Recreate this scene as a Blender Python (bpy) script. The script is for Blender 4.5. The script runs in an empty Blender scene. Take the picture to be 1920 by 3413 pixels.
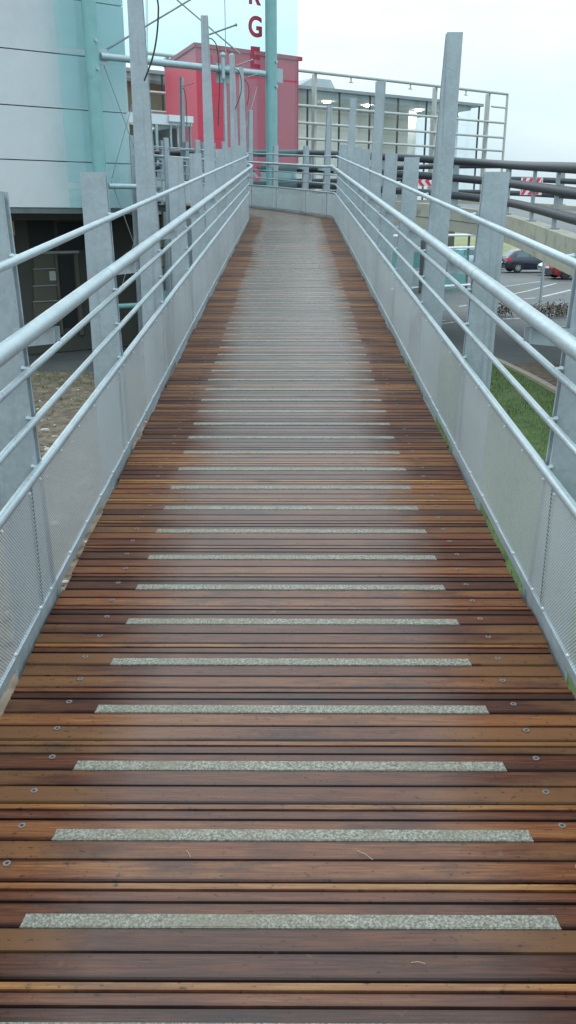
import bpy, math, random
from mathutils import Vector, Matrix
random.seed(7)
sc = bpy.context.scene
COL = sc.collection
R = math.radians
# ------------------------------------------------------------------ camera
F, CX, CY = 2850.0, 960.0, 1706.5
PITCH, YAW, CAMZ = R(18.83), 0.0043, 3.3
cd = bpy.data.cameras.new('camera'); cam = bpy.data.objects.new('camera', cd); COL.objects.link(cam)
cam.location = (0, 0, CAMZ); cam.rotation_euler = (R(90) - PITCH, 0, YAW)
cd.sensor_fit = 'VERTICAL'; cd.sensor_height = 36; cd.lens = F / 3413 * 36
cd.clip_start = 0.05; cd.clip_end = 4000
sc.camera = cam
cF = Vector((-math.sin(YAW) * math.cos(PITCH), math.cos(YAW) * math.cos(PITCH), -math.sin(PITCH)))
cR = Vector((math.cos(YAW), math.sin(YAW), 0)); cU = cR.cross(cF); C0 = Vector((0, 0, CAMZ))
def ray(px, py): return cF + cR * ((px - CX) / F) + cU * ((CY - py) / F)
def at_d(px, py, d):
    r = ray(px, py); return C0 + r * (d / r.y)
def on_z(px, py, z=0.0):
    r = ray(px, py); return C0 + r * ((z - CAMZ) / r.z)

# ------------------------------------------------------------------ helpers
class MB:
    def __init__(s): s.v = []; s.f = []; s.m = []; s.uv = {}; s.c = {}
    def add(s, vs, fs, mi=0, uv=None, col=None):
        b = len(s.v); s.v += [tuple(v) for v in vs]
        for f in fs: s.f.append(tuple(b + i for i in f)); s.m.append(mi)
        for i in range(len(vs)):
            if uv: s.uv[b + i] = uv[i]
            if col: s.c[b + i] = col[i] if isinstance(col, list) else col
    def hexa(s, p, mi=0, **k):      # p: 8 points, bottom 4 ccw then top 4
        s.add(p, [(3, 2, 1, 0), (4, 5, 6, 7), (0, 1, 5, 4), (1, 2, 6, 5), (2, 3, 7, 6), (3, 0, 4, 7)], mi, **k)
    def box(s, x0, x1, y0, y1, z0, z1, mi=0):
        s.hexa([(x0, y0, z0), (x1, y0, z0), (x1, y1, z0), (x0, y1, z0), (x0, y0, z1), (x1, y0, z1), (x1, y1, z1), (x0, y1, z1)], mi)
    def tube(s, pts, r, n=10, mi=0, caps=True):
        pts = [Vector(p) for p in pts]; b = len(s.v); N = len(pts); up0 = None
        for i, p in enumerate(pts):
            t = (pts[min(i + 1, N - 1)] - pts[max(i - 1, 0)]).normalized()
            if up0 is None:
                a = Vector((0, 0, 1)) if abs(t.z) < .9 else Vector((1, 0, 0))
                up0 = (a - t * a.dot(t)).normalized()
            up0 = (up0 - t * up0.dot(t)).normalized(); sd = t.cross(up0)
            rr = r[i] if isinstance(r, (list, tuple)) else r
            for k in range(n):
                a = 2 * math.pi * k / n
                s.v.append(tuple(p + (up0 * math.cos(a) + sd * math.sin(a)) * rr))
        for i in range(N - 1):
            for k in range(n):
                k2 = (k + 1) % n
                s.f.append((b + i * n + k, b + i * n + k2, b + (i + 1) * n + k2, b + (i + 1) * n + k)); s.m.append(mi)
        if caps:
            s.f.append(tuple(b + k for k in range(n - 1, -1, -1))); s.m.append(mi)
            s.f.append(tuple(b + (N - 1) * n + k for k in range(n))); s.m.append(mi)
    def ball(s, c, r, mi=0, n=6, squash=(1, 1, 1)):
        b = len(s.v); L = 4
        for i in range(1, L):
            th = math.pi * i / L
            for k in range(n):
                a = 2 * math.pi * k / n
                s.v.append((c[0] + r * squash[0] * math.sin(th) * math.cos(a), c[1] + r * squash[1] * math.sin(th) * math.sin(a), c[2] + r * squash[2] * math.cos(th)))
        t = len(s.v); s.v.append((c[0], c[1], c[2] + r * squash[2])); s.v.append((c[0], c[1], c[2] - r * squash[2]))
        for k in range(n):
            k2 = (k + 1) % n
            s.f.append((t, b + k, b + k2)); s.m.append(mi)
            s.f.append((t + 1, b + (L - 2) * n + k2, b + (L - 2) * n + k)); s.m.append(mi)
            for i in range(L - 2):
                s.f.append((b + i * n + k, b + (i + 1) * n + k, b + (i + 1) * n + k2, b + i * n + k2)); s.m.append(mi)
    def build(s, name, mats, parent=None, smooth=None):
        me = bpy.data.meshes.new(name); me.from_pydata(s.v, [], s.f); me.update()
        if not isinstance(mats, (list, tuple)): mats = [mats]
        for m in mats: me.materials.append(m)
        me.polygons.foreach_set('material_index', s.m)
        if s.uv:
            ul = me.uv_layers.new(name='UVMap')
            vi = [0] * len(me.loops); me.loops.foreach_get('vertex_index', vi)
            buf = []
            for i in vi: buf += s.uv.get(i, (0, 0))
            ul.data.foreach_set('uv', buf)
        if s.c:
            ca = me.color_attributes.new(name='tone', type='FLOAT_COLOR', domain='POINT')
            buf = []
            for i in range(len(s.v)): buf += list(s.c.get(i, (0, 0, 0))) + [1]
            ca.data.foreach_set('color', buf)
        if smooth: me.shade_smooth(); me.set_sharp_from_angle(angle=R(smooth))
        o = bpy.data.objects.new(name, me); COL.objects.link(o)
        if parent is not None: attach(o, parent)
        return o
def wpos(p):
    v = Vector(p.location)
    return v + wpos(p.parent) if (p.parent is not None and p.get('_off')) else v
def attach(o, p):
    o.parent = p
    o.matrix_parent_inverse = world_of(p).inverted()
def world_of(p):
    m = p.matrix_basis.copy()
    if p.parent is not None: m = world_of(p.parent) @ p.matrix_parent_inverse @ m
    return m
def tag(o, label=None, cat=None, group=None, kind=None):
    if label: o['label'] = label
    if cat: o['category'] = cat
    if group: o['group'] = group
    if kind: o['kind'] = kind
    return o
def thing(name, label, cat, loc=(0, 0, 0), group=None, rz=0):
    o = bpy.data.objects.new(name, None); COL.objects.link(o); o.empty_display_size = .3
    o.location = loc; o.rotation_euler.z = rz
    return tag(o, label, cat, group)
def copy_tree(o, parent=None):
    c = o.copy(); COL.objects.link(c)
    if parent is not None: c.parent = parent
    for ch in list(o.children): copy_tree(ch, c)
    return c

# ------------------------------------------------------------------ materials
def newmat(name):
    m = bpy.data.materials.new(name); m.use_nodes = True
    nt = m.node_tree; return m, nt, nt.nodes, nt.links, nt.nodes['Principled BSDF']
def nd(n, typ, **kw):
    x = n.new(typ)
    for k, v in kw.items():
        if k in x.inputs: x.inputs[k].default_value = v
        else: setattr(x, k, v)
    return x
def ramp(n, stops, interp='LINEAR'):
    r = n.new('ShaderNodeValToRGB'); r.color_ramp.interpolation = interp
    e = r.color_ramp.elements
    while len(e) < len(stops): e.new(.5)
    for i, (p, c) in enumerate(stops):
        e[i].position = p; e[i].color = (c[0], c[1], c[2], 1) if isinstance(c, (tuple, list)) else (c, c, c, 1)
    return r
def mixc(n, l, a, b, fac, mode='MIX'):
    x = n.new('ShaderNodeMix'); x.data_type = 'RGBA'; x.blend_type = mode
    for sock, val in ((0, fac), (6, a), (7, b)):
        if hasattr(val, 'is_output'): l.new(val, x.inputs[sock])
        elif sock == 0: x.inputs[0].default_value = val
        else: x.inputs[sock].default_value = (val[0], val[1], val[2], 1)
    return x.outputs[2]
def math_(n, l, op, a, b=None, clamp=False):
    x = n.new('ShaderNodeMath'); x.operation = op; x.use_clamp = clamp
    for i, v in enumerate((a, b)):
        if v is None: continue
        if hasattr(v, 'is_output'): l.new(v, x.inputs[i])
        else: x.inputs[i].default_value = v
    return x.outputs[0]
def mk(name, col, rough=.5, metal=0.0, var=.15, scale=4.0, bump=0.0, bscale=40, stretch=(1, 1, 1), dirt=None, dscale=1.5, dlo=.5, dhi=.7, spec=.5):
    m, nt, n, l, b = newmat(name)
    tc = n.new('ShaderNodeTexCoord'); mp = nd(n, 'ShaderNodeMapping'); mp.inputs['Scale'].default_value = stretch
    l.new(tc.outputs['Object'], mp.inputs[0])
    nz = nd(n, 'ShaderNodeTexNoise', Scale=scale, Detail=6.0, Roughness=.62); l.new(mp.outputs[0], nz.inputs['Vector'])
    rp = ramp(n, [(.25, tuple(c * (1 - var) for c in col)), (.75, tuple(min(1, c * (1 + var)) for c in col))])
    l.new(nz.outputs[0], rp.inputs[0]); out = rp.outputs[0]
    if dirt:
        n2 = nd(n, 'ShaderNodeTexNoise', Scale=dscale, Detail=8.0, Roughness=.7); l.new(mp.outputs[0], n2.inputs['Vector'])
        r2 = ramp(n, [(dlo, 0.0), (dhi, 1.0)]); l.new(n2.outputs[0], r2.inputs[0])
        out = mixc(n, l, out, dirt, r2.outputs[0])
    l.new(out, b.inputs['Base Color'])
    b.inputs['Metallic'].default_value = metal; b.inputs['Specular IOR Level'].default_value = spec
    rr = nd(n, 'ShaderNodeMapRange'); rr.inputs[3].default_value = max(.03, rough - .07); rr.inputs[4].default_value = min(1, rough + .07)
    l.new(nz.outputs[0], rr.inputs[0]); l.new(rr.outputs[0], b.inputs['Roughness'])
    if bump:
        n3 = nd(n, 'ShaderNodeTexNoise', Scale=bscale, Detail=4.0); l.new(mp.outputs[0], n3.inputs['Vector'])
        bp = nd(n, 'ShaderNodeBump', Strength=bump, Distance=.01); l.new(n3.outputs[0], bp.inputs['Height']); l.new(bp.outputs[0], b.inputs['Normal'])
    return m
def galv(name, base, rough, metal, streak=.5, vs=38.0):
    m, nt, n, l, b = newmat(name)
    tc = n.new('ShaderNodeTexCoord')
    v = nd(n, 'ShaderNodeTexVoronoi', Scale=vs); l.new(tc.outputs['Object'], v.inputs['Vector'])
    nz = nd(n, 'ShaderNodeTexNoise', Scale=5.0, Detail=8.0, Roughness=.7); l.new(tc.outputs['Object'], nz.inputs['Vector'])
    a = ramp(n, [(.3, tuple(c * .86 for c in base)), (.7, tuple(c * 1.12 for c in base))]); l.new(nz.outputs[0], a.inputs[0])
    sp = ramp(n, [(0, .84), (1, 1.13)]); l.new(v.outputs['Color'], sp.inputs[0])
    c1 = mixc(n, l, a.outputs[0], sp.outputs[0], .6, 'MULTIPLY')
    mp = nd(n, 'ShaderNodeMapping'); mp.inputs['Scale'].default_value = (26, 26, .9); l.new(tc.outputs['Object'], mp.inputs[0])
    st = nd(n, 'ShaderNodeTexNoise', Scale=1.0, Detail=3.0); l.new(mp.outputs[0], st.inputs['Vector'])
    sr = ramp(n, [(.60, 0.0), (.72, 1.0)]); l.new(st.outputs[0], sr.inputs[0])
    f = math_(n, l, 'MULTIPLY', sr.outputs[0], streak)
    c2 = mixc(n, l, c1, tuple(c * .62 for c in base), f)
    l.new(c2, b.inputs['Base Color'])
    b.inputs['Metallic'].default_value = metal
    rr = ramp(n, [(0, max(.05, rough - .08)), (1, rough + .1)]); l.new(v.outputs['Color'], rr.inputs[0]); l.new(rr.outputs[0], b.inputs['Roughness'])
    bp = nd(n, 'ShaderNodeBump', Strength=.12, Distance=.004); l.new(nz.outputs[0], bp.inputs['Height']); l.new(bp.outputs[0], b.inputs['Normal'])
    return m
M = {}
M['post'] = galv('galvanised_plate', (.36, .41, .435), .5, .35, .6, 60.0)
M['rail'] = galv('galvanised_tube', (.39, .45, .47), .40, .45, .35, 120.0)
M['bar'] = galv('galvanised_bar', (.38, .44, .47), .45, .4, .3)
M['bolt'] = mk('bolt_steel', (.74, .78, .80), .35, .35, .1)
M['screw'] = mk('screw_steel', (.20, .18, .165), .5, .5, .3, 60)
M['steel_dark'] = mk('dark_steel', (.12, .135, .14), .6, .3, .2)
M['white_wall'] = mk('white_cladding', (.56, .585, .605), .55, 0, .05, .8, dirt=(.46, .485, .50), dscale=.7, dlo=.5, dhi=.85)
M['seal'] = mk('dark_seal', (.11, .115, .115), .7)
M['teal'] = mk('teal_steel', (.20, .40, .40), .45, 0, .12, 3, dirt=(.12, .24, .24), dscale=2.5, dlo=.6, dhi=.8)
M['tube'] = mk('grey_green_tube', (.36, .46, .48), .4, .2, .1, 6)
M['red'] = mk('red_panel', (.56, .040, .080), .42, 0, .06, .7)
M['redtrim'] = mk('red_trim', (.42, .034, .06), .5)
M['letter'] = mk('letter_red', (.40, .02, .06), .5, 0, .05)
M['letter_pink'] = mk('letter_pink', (.62, .10, .17), .5, 0, .05)
M['white'] = mk('white_paint', (.74, .77, .79), .5, 0, .06, 2)
M['greyband'] = mk('grey_band', (.20, .21, .21), .6)
M['grey_wall'] = mk('grey_wall', (.30, .34, .35), .7, 0, .12, 1.5)
M['dark_wall'] = mk('dark_grey_wall', (.062, .064, .052), .75, 0, .15, 1)
M['dark_panel'] = mk('dark_panel', (.098, .092, .068), .6, 0, .12, 1)
M['soffit'] = mk('soffit_grey', (.12, .14, .14), .8)
M['black'] = mk('black_void', (.012, .014, .014), .6)
M['yellow'] = mk('yellow_panel', (.50, .40, .17), .6, 0, .1, 2)
M['warm'] = mk('warm_room_paint', (.34, .31, .20), .7, 0, .15, .6)
M['brown'] = mk('brown_panel', (.30, .16, .085), .6, 0, .15, 2)
M['concrete'] = mk('concrete', (.40, .38, .31), .85, 0, .14, 1.6, .25, 30, dirt=(.24, .23, .19), dscale=2.2, dlo=.52, dhi=.72)
M['pipe'] = mk('black_pipe', (.045, .050, .058), .55, .0, .2, 6, .3, 25)
M['asphalt'] = mk('asphalt', (.075, .080, .082), .62, 0, .18, 1.1, .5, 90, dirt=(.12, .12, .115), dscale=.25, dlo=.42, dhi=.66)
M['asphalt2'] = mk('asphalt_road', (.13, .135, .135), .6, 0, .12, 1.1, .5, 90)
M['mark'] = mk('road_paint', (.52, .53, .50), .6, 0, .2, 6, dirt=(.12, .12, .12), dscale=7, dlo=.5, dhi=.62)
M['marky'] = mk('road_paint_yellow', (.52, .45, .2), .6, 0, .2, 6, dirt=(.12, .12, .12), dscale=7, dlo=.5, dhi=.62)
M['kerb'] = mk('kerb_stone', (.33, .28, .22), .85, 0, .15, 4)
M['dirt'] = mk('dirt', (.165, .122, .085), .95, 0, .5, 4.5, 1.0, 14, dirt=(.075, .055, .038), dscale=5.5, dlo=.47, dhi=.6)
M['stone'] = mk('pale_stone', (.42, .40, .37), .9, 0, .3, 8)
M['lawn'] = mk('lawn_soil', (.075, .115, .032), .95, 0, .35, 3, 1, 40)
M['blade'] = mk('grass_blade', (.095, .165, .035), .6, 0, .5, 1.6, dirt=(.17, .16, .06), dscale=2.2, dlo=.5, dhi=.75)
M['bank'] = mk('dry_grass_bank', (.21, .215, .10), .9, 0, .25, .8, .5, 6)
M['leafg'] = mk('leaf_green', (.12, .13, .085), .6, 0, .4, 6)
M['leafr'] = mk('leaf_red', (.25, .12, .10), .6, 0, .4, 6)
M['bark'] = mk('twig', (.09, .065, .05), .9)
M['cable'] = mk('black_cable', (.02, .022, .024), .45)
M['wire'] = mk('steel_wire', (.30, .33, .34), .4, .5)
M['tyre'] = mk('tyre_rubber', (.022, .022, .024), .8)
M['rim'] = mk('alloy_rim', (.55, .57, .58), .35, .7)
M['carblack'] = mk('dark_car_paint', (.018, .024, .045), .22, 0, .1); 
M['carblue'] = mk('pale_blue_car_paint', (.50, .62, .68), .25, 0, .05)
M['carred'] = mk('red_car_paint', (.36, .025, .03), .25, 0, .08)
M['carwhite'] = mk('white_car_paint', (.68, .70, .71), .3, 0, .05)
for k in ('carblack', 'carblue', 'carred', 'carwhite'): M[k].node_tree.nodes['Principled BSDF'].inputs['Coat Weight'].default_value = .6
M['carglass'] = mk('car_glass', (.12, .17, .175), .06, .55, .1)
M['trimblk'] = mk('black_plastic', (.03, .03, .032), .6)
M['tail'] = mk('tail_lamp', (.62, .02, .06), .2)
M['plate'] = mk('number_plate', (.7, .7, .68), .5)
M['sred'] = mk('sign_red', (.72, .035, .07), .4, 0, .03)
M['swhite'] = mk('sign_white', (.74, .75, .75), .45, 0, .04)
M['paper'] = mk('paper', (.42, .45, .42), .8)
M['intwall'] = mk('interior_wall', (.80, .82, .78), .8, 0, .05, .5)
M['ceil'] = mk('interior_ceiling', (.55, .61, .63), .8, 0, .05, .5)
M['intred'] = mk('interior_red', (.28, .06, .08), .7)
M['mull'] = mk('mullion', (.06, .065, .07), .5)
M['screenrail'] = mk('sunscreen_tube', (.46, .48, .45), .5, .1, .1, 5)
M['straw'] = mk('straw_bit', (.50, .36, .2), .8)
def emit(name, col, s):
    m, nt, n, l, b = newmat(name)
    b.inputs['Base Color'].default_value = (.8, .8, .8, 1); b.inputs['Emission Color'].default_value = (*col, 1); b.inputs['Emission Strength'].default_value = s
    return m
M['lamp'] = emit('lamp_glow', (1, .97, .9), 70.0)
M['lampy'] = emit('lamp_glow_yellow', (1, .95, .45), 2.2)
def glass(name, tint, gloss, haze=0.0, hazecol=(.6, .8, .8), rough=.03, fr=1.45):
    m, nt, n, l, b = newmat(name); n.remove(b)
    out = n['Material Output']
    t = nd(n, 'ShaderNodeBsdfTransparent'); t.inputs[0].default_value = (*tint, 1)
    g = nd(n, 'ShaderNodeBsdfGlossy'); g.inputs['Roughness'].default_value = rough; g.inputs[0].default_value = (.85, 1, 1, 1)
    fz = nd(n, 'ShaderNodeFresnel'); fz.inputs[0].default_value = fr
    geo = n.new('ShaderNodeNewGeometry')        # a thin sheet mirrors once, on the side that is looked at
    f2 = math_(n, l, 'MULTIPLY', math_(n, l, 'MULTIPLY', fz.outputs[0], gloss, True), math_(n, l, 'SUBTRACT', 1.0, geo.outputs['Backfacing']))
    mx = n.new('ShaderNodeMixShader'); l.new(f2, mx.inputs[0]); l.new(t.outputs[0], mx.inputs[1]); l.new(g.outputs[0], mx.inputs[2])
    last = mx.outputs[0]
    if haze:
        d = nd(n, 'ShaderNodeBsdfDiffuse'); d.inputs[0].default_value = (*hazecol, 1)
        tl = nd(n, 'ShaderNodeBsdfTranslucent'); tl.inputs[0].default_value = (*hazecol, 1)
        ad = n.new('ShaderNodeMixShader'); ad.inputs[0].default_value = .5; l.new(d.outputs[0], ad.inputs[1]); l.new(tl.outputs[0], ad.inputs[2])
        tc = n.new('ShaderNodeTexCoord'); nz = nd(n, 'ShaderNodeTexNoise', Scale=1.3, Detail=6.0); l.new(tc.outputs['Object'], nz.inputs['Vector'])
        hz = nd(n, 'ShaderNodeMapRange'); hz.inputs[3].default_value = haze * .75; hz.inputs[4].default_value = haze * 1.25; l.new(nz.outputs[0], hz.inputs[0])
        m2 = n.new('ShaderNodeMixShader'); l.new(hz.outputs[0], m2.inputs[0]); l.new(last, m2.inputs[1]); l.new(ad.outputs[0], m2.inputs[2]); last = m2.outputs[0]
    l.new(last, out.inputs[0]); return m
M['tglass'] = glass('teal_screen_glass', (.86, .965, .970), 1.3, .05, (.45, .74, .75))
M['pglass'] = glass('pavilion_glass', (.955, .98, .985), 1.6)
M['dglass'] = glass('porch_glass', (.72, .80, .82), 1.2)
M['tealpane'] = glass('teal_balustrade_glass', (.55, .80, .78), 1.6, .30, (.42, .68, .66))

# wood: every board carries its own tone in a colour attribute, grain runs along it
def wood():
    m, nt, n, l, b = newmat('wet_hardwood_decking')
    at = nd(n, 'ShaderNodeAttribute', attribute_name='tone'); sep = n.new('ShaderNodeSeparateColor'); l.new(at.outputs['Color'], sep.inputs[0])
    uv = n.new('ShaderNodeUVMap'); uv.uv_map = 'UVMap'
    sx = n.new('ShaderNodeSeparateXYZ'); l.new(uv.outputs[0], sx.inputs[0])
    off = n.new('ShaderNodeCombineXYZ'); l.new(math_(n, l, 'MULTIPLY', sep.outputs[0], 37.0), off.inputs[0]); l.new(math_(n, l, 'MULTIPLY', sep.outputs[1], 11.0), off.inputs[2])
    va = n.new('ShaderNodeVectorMath'); va.operation = 'ADD'; l.new(uv.outputs[0], va.inputs[0]); l.new(off.outputs[0], va.inputs[1])
    def nz(scale, sc3, det=6.0, rough=.6, vec=None):
        mp = n.new('ShaderNodeMapping'); mp.inputs['Scale'].default_value = sc3; l.new(vec or va.outputs[0], mp.inputs[0])
        x = nd(n, 'ShaderNodeTexNoise', Scale=scale, Detail=det, Roughness=rough); l.new(mp.outputs[0], x.inputs['Vector']); return x.outputs[0]
    big = nz(1.0, (1.4, 9, 1))          # slow tone drift along the board
    grain = nz(1.0, (7, 190, 1), 8.0, .65)
    fine = nz(1.0, (30, 420, 1), 3.0)
    t = math_(n, l, 'ADD', math_(n, l, 'MULTIPLY', sep.outputs[0], .52), math_(n, l, 'MULTIPLY', big, .66))
    t = math_(n, l, 'ADD', t, math_(n, l, 'MULTIPLY', math_(n, l, 'SUBTRACT', grain, .5), .95))
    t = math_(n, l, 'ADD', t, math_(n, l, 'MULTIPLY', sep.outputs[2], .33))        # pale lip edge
    cr = ramp(n, [(.24, (.026, .009, .005)), (.46, (.082, .026, .011)), (.66, (.155, .052, .018)), (.90, (.27, .120, .036)), (1.0, (.33, .175, .055))])
    l.new(t, cr.inputs[0])
    # blond sapwood towards the ends of some boards
    au = math_(n, l, 'ABSOLUTE', sx.outputs[0])
    en = math_(n, l, 'ADD', au, math_(n, l, 'MULTIPLY', math_(n, l, 'SUBTRACT', big, .5), 1.3))
    en = math_(n, l, 'ADD', en, math_(n, l, 'MULTIPLY', math_(n, l, 'SUBTRACT', sep.outputs[1], .55), 1.0))
    er = ramp(n, [(.80, 0.0), (1.12, 1.0)]); l.new(en, er.inputs[0])
    c = mixc(n, l, cr.outputs[0], mixc(n, l, (.25, .135, .050), (.115, .048, .018), grain), math_(n, l, 'MULTIPLY', er.outputs[0], .55))
    # rusty orange band beside the trodden middle
    mid = nz(1.0, (.9, .55, 1), 5.0, .6, uv.outputs[0])
    # trodden, greyed middle
    wob = math_(n, l, 'ADD', au, math_(n, l, 'MULTIPLY', math_(n, l, 'SUBTRACT', mid, .5), .5))
    wr = ramp(n, [(.40, 1.0), (.62, 0.0)]); l.new(wob, wr.inputs[0])
    far = nd(n, 'ShaderNodeMapRange'); far.inputs[1].default_value = 1.5; far.inputs[2].default_value = 8.0; far.inputs[3].default_value = .35; far.inputs[4].default_value = .85; l.new(sx.outputs[1], far.inputs[0])
    worn = math_(n, l, 'MULTIPLY', wr.outputs[0], far.outputs[0])
    greyc = mixc(n, l, (.075, .036, .026), (.140, .092, .078), grain)
    c = mixc(n, l, c, greyc, math_(n, l, 'MULTIPLY', worn, .72))
    # dark damp stains and specks
    stn = nz(1.0, (2.2, 5, 1), 8.0, .7); s1 = ramp(n, [(.53, 0.0), (.70, 1.0)]); l.new(stn, s1.inputs[0])
    c = mixc(n, l, c, (.020, .017, .019), math_(n, l, 'MULTIPLY', s1.outputs[0], .75))
    spk = nz(1.0, (42, 80, 1), 5.0, .68); s2 = ramp(n, [(.60, 0.0), (.67, 1.0)]); l.new(spk, s2.inputs[0])
    c = mixc(n, l, c, (.012, .009, .008), math_(n, l, 'MULTIPLY', s2.outputs[0], .8))
    pal = nz(1.0, (11, 11, 1), 5.0, .6, uv.outputs[0]); s3 = ramp(n, [(.68, 0.0), (.75, 1.0)]); l.new(pal, s3.inputs[0])
    c = mixc(n, l, c, (.19, .17, .14), math_(n, l, 'MULTIPLY', s3.outputs[0], .5))
    c = mixc(n, l, c, (.92, .86, .88), 1.0, 'MULTIPLY')
    l.new(c, b.inputs['Base Color'])
    ro = nd(n, 'ShaderNodeMapRange'); ro.inputs[3].default_value = .50; ro.inputs[4].default_value = .22; l.new(worn, ro.inputs[0])
    l.new(math_(n, l, 'ADD', ro.outputs[0], math_(n, l, 'MULTIPLY', math_(n, l, 'SUBTRACT', mid, .5), .3)), b.inputs['Roughness'])
    sp_ = nd(n, 'ShaderNodeMapRange'); sp_.inputs[3].default_value = .16; sp_.inputs[4].default_value = .75; l.new(worn, sp_.inputs[0]); l.new(sp_.outputs[0], b.inputs['Specular IOR Level'])
    bp = nd(n, 'ShaderNodeBump', Strength=.35, Distance=.0025)
    l.new(math_(n, l, 'ADD', grain, math_(n, l, 'MULTIPLY', fine, .5)), bp.inputs['Height']); l.new(bp.outputs[0], b.inputs['Normal'])
    return m
M['wood'] = wood()
def strip_mat():
    m, nt, n, l, b = newmat('worn_grit_strip')
    tc = n.new('ShaderNodeTexCoord')
    a = nd(n, 'ShaderNodeTexNoise', Scale=150.0, Detail=4.0, Roughness=.7); l.new(tc.outputs['Object'], a.inputs['Vector'])
    r1 = ramp(n, [(.36, (.085, .075, .052)), (.48, (.160, .145, .112)), (.60, (.29, .275, .23))]); l.new(a.outputs[0], r1.inputs[0])
    c = nd(n, 'ShaderNodeTexNoise', Scale=7.0, Detail=6.0, Roughness=.7); l.new(tc.outputs['Object'], c.inputs['Vector'])
    r2 = ramp(n, [(.46, 0.0), (.70, .85)]); l.new(c.outputs[0], r2.inputs[0])
    l.new(mixc(n, l, r1.outputs[0], (.155, .13, .09), r2.outputs[0]), b.inputs['Base Color'])
    b.inputs['Roughness'].default_value = .55; b.inputs['Metallic'].default_value = .1
    bp = nd(n, 'ShaderNodeBump', Strength=.4, Distance=.002); l.new(a.outputs[0], bp.inputs['Height']); l.new(bp.outputs[0], b.inputs['Normal'])
    return m
M['strip'] = strip_mat()
def perf():
    m, nt, n, l, b = newmat('dimpled_metal_sheet')
    uv = n.new('ShaderNodeUVMap'); uv.uv_map = 'UVMap'
    mp = n.new('ShaderNodeMapping'); mp.inputs['Rotation'].default_value = (0, 0, R(45)); l.new(uv.outputs[0], mp.inputs[0])
    v = nd(n, 'ShaderNodeTexVoronoi', Scale=1 / .0104, Randomness=0.0); v.voronoi_dimensions = '2D'; l.new(mp.outputs[0], v.inputs['Vector'])
    h = ramp(n, [(.12, 1.0), (.45, 0.0)]); h.color_ramp.interpolation = 'EASE'; l.new(v.outputs['Distance'], h.inputs[0])
    bp = nd(n, 'ShaderNodeBump', Strength=.7, Distance=.004); l.new(h.outputs[0], bp.inputs['Height']); l.new(bp.outputs[0], b.inputs['Normal'])
    tc = n.new('ShaderNodeTexCoord'); nz = nd(n, 'ShaderNodeTexNoise', Scale=2.0, Detail=6.0); l.new(tc.outputs['Object'], nz.inputs['Vector'])
    cr = ramp(n, [(.3, (.58, .62, .635)), (.7, (.68, .72, .735))]); l.new(nz.outputs[0], cr.inputs[0])
    l.new(cr.outputs[0], b.inputs['Base Color'])
    b.inputs['Metallic'].default_value = .35; b.inputs['Roughness'].default_value = .35
    hl = ramp(n, [(.33, 0.0), (.37, .85)]); l.new(v.outputs['Distance'], hl.inputs[0])      # open mesh between the raised dots
    tr_ = n.new('ShaderNodeBsdfTransparent'); ms = n.new('ShaderNodeMixShader'); l.new(hl.outputs[0], ms.inputs[0]); l.new(b.outputs[0], ms.inputs[1]); l.new(tr_.outputs[0], ms.inputs[2]); l.new(ms.outputs[0], n['Material Output'].inputs[0])
    return m
M['perf'] = perf()

# ------------------------------------------------------------------ bridge path
GR, Z0 = .0857, 1.694
def heading(s):
    if s < 19.0: return 0.0
    if s < 19.6: return R(25) * (s - 19.0) / .6
    return R(25) + R(45) * min(1.0, (s - 19.6) / 6.5)
_P = []; _x = 0.0; _y = -3.0
_st = .02
for i in range(int(36 / _st)):
    s = -3.0 + i * _st; h = heading(s + _st / 2); _P.append((_x, _y, heading(s)))
    _x -= math.sin(h) * _st; _y += math.cos(h) * _st
def off(s, X, dz=0.0):
    i = (s + 3.0) / _st; k = max(0, min(len(_P) - 2, int(i))); f = i - k
    x = _P[k][0] * (1 - f) + _P[k + 1][0] * f; y = _P[k][1] * (1 - f) + _P[k + 1][1] * f; h = _P[k][2] * (1 - f) + _P[k + 1][2] * f
    return Vector((x + math.cos(h) * X, y + math.sin(h) * X, Z0 + GR * s + dz))
def frame(s):
    h = heading(s); return Vector((math.cos(h), math.sin(h), 0)), Vector((-math.sin(h), math.cos(h), 0))
S_END = 28.6
def srange(a, b):
    out = []; s = a
    while s < b - 1e-6:
        out.append(s); s += .12 if 18.8 < s < 19.8 else (.4 if s > 18.2 else .6)
    return out + [b]

bridge = thing('footbridge', 'wet reddish hardwood plank ramp with pale grit strips between steel railings', 'footbridge', (0, 0, 0))
PER = .2555; S0 = 1.4906
mb = MB()
W2 = .879
def board(s0, prof, tone, r2):
    e = random.uniform(-.006, .006); e2 = random.uniform(-.006, .006)
    NX = 6
    ns = len(prof)
    vs, uv, cl = [], [], []
    tilt = random.uniform(-.0012, .0012); tone2 = min(1, max(0, tone + random.gauss(0, .22))); r3 = random.random()
    for (ds, dz, lip) in prof:
        for k in range(NX + 1):
            u = -W2 + e + (2 * W2 + e2 - e) * k / NX
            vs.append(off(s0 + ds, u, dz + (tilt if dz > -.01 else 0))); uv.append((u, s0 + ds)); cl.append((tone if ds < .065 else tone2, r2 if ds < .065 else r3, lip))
    fs = []
    for i in range(ns - 1):
        for k in range(NX):
            a = i * (NX + 1) + k; fs.append((a, a + 1, a + NX + 2, a + NX + 1))
    for k in (0, NX): # ends
        fs.append(tuple(i * (NX + 1) + k for i in (range(ns) if k == 0 else range(ns - 1, -1, -1))))
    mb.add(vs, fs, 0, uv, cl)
BW = PER / 2
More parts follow.
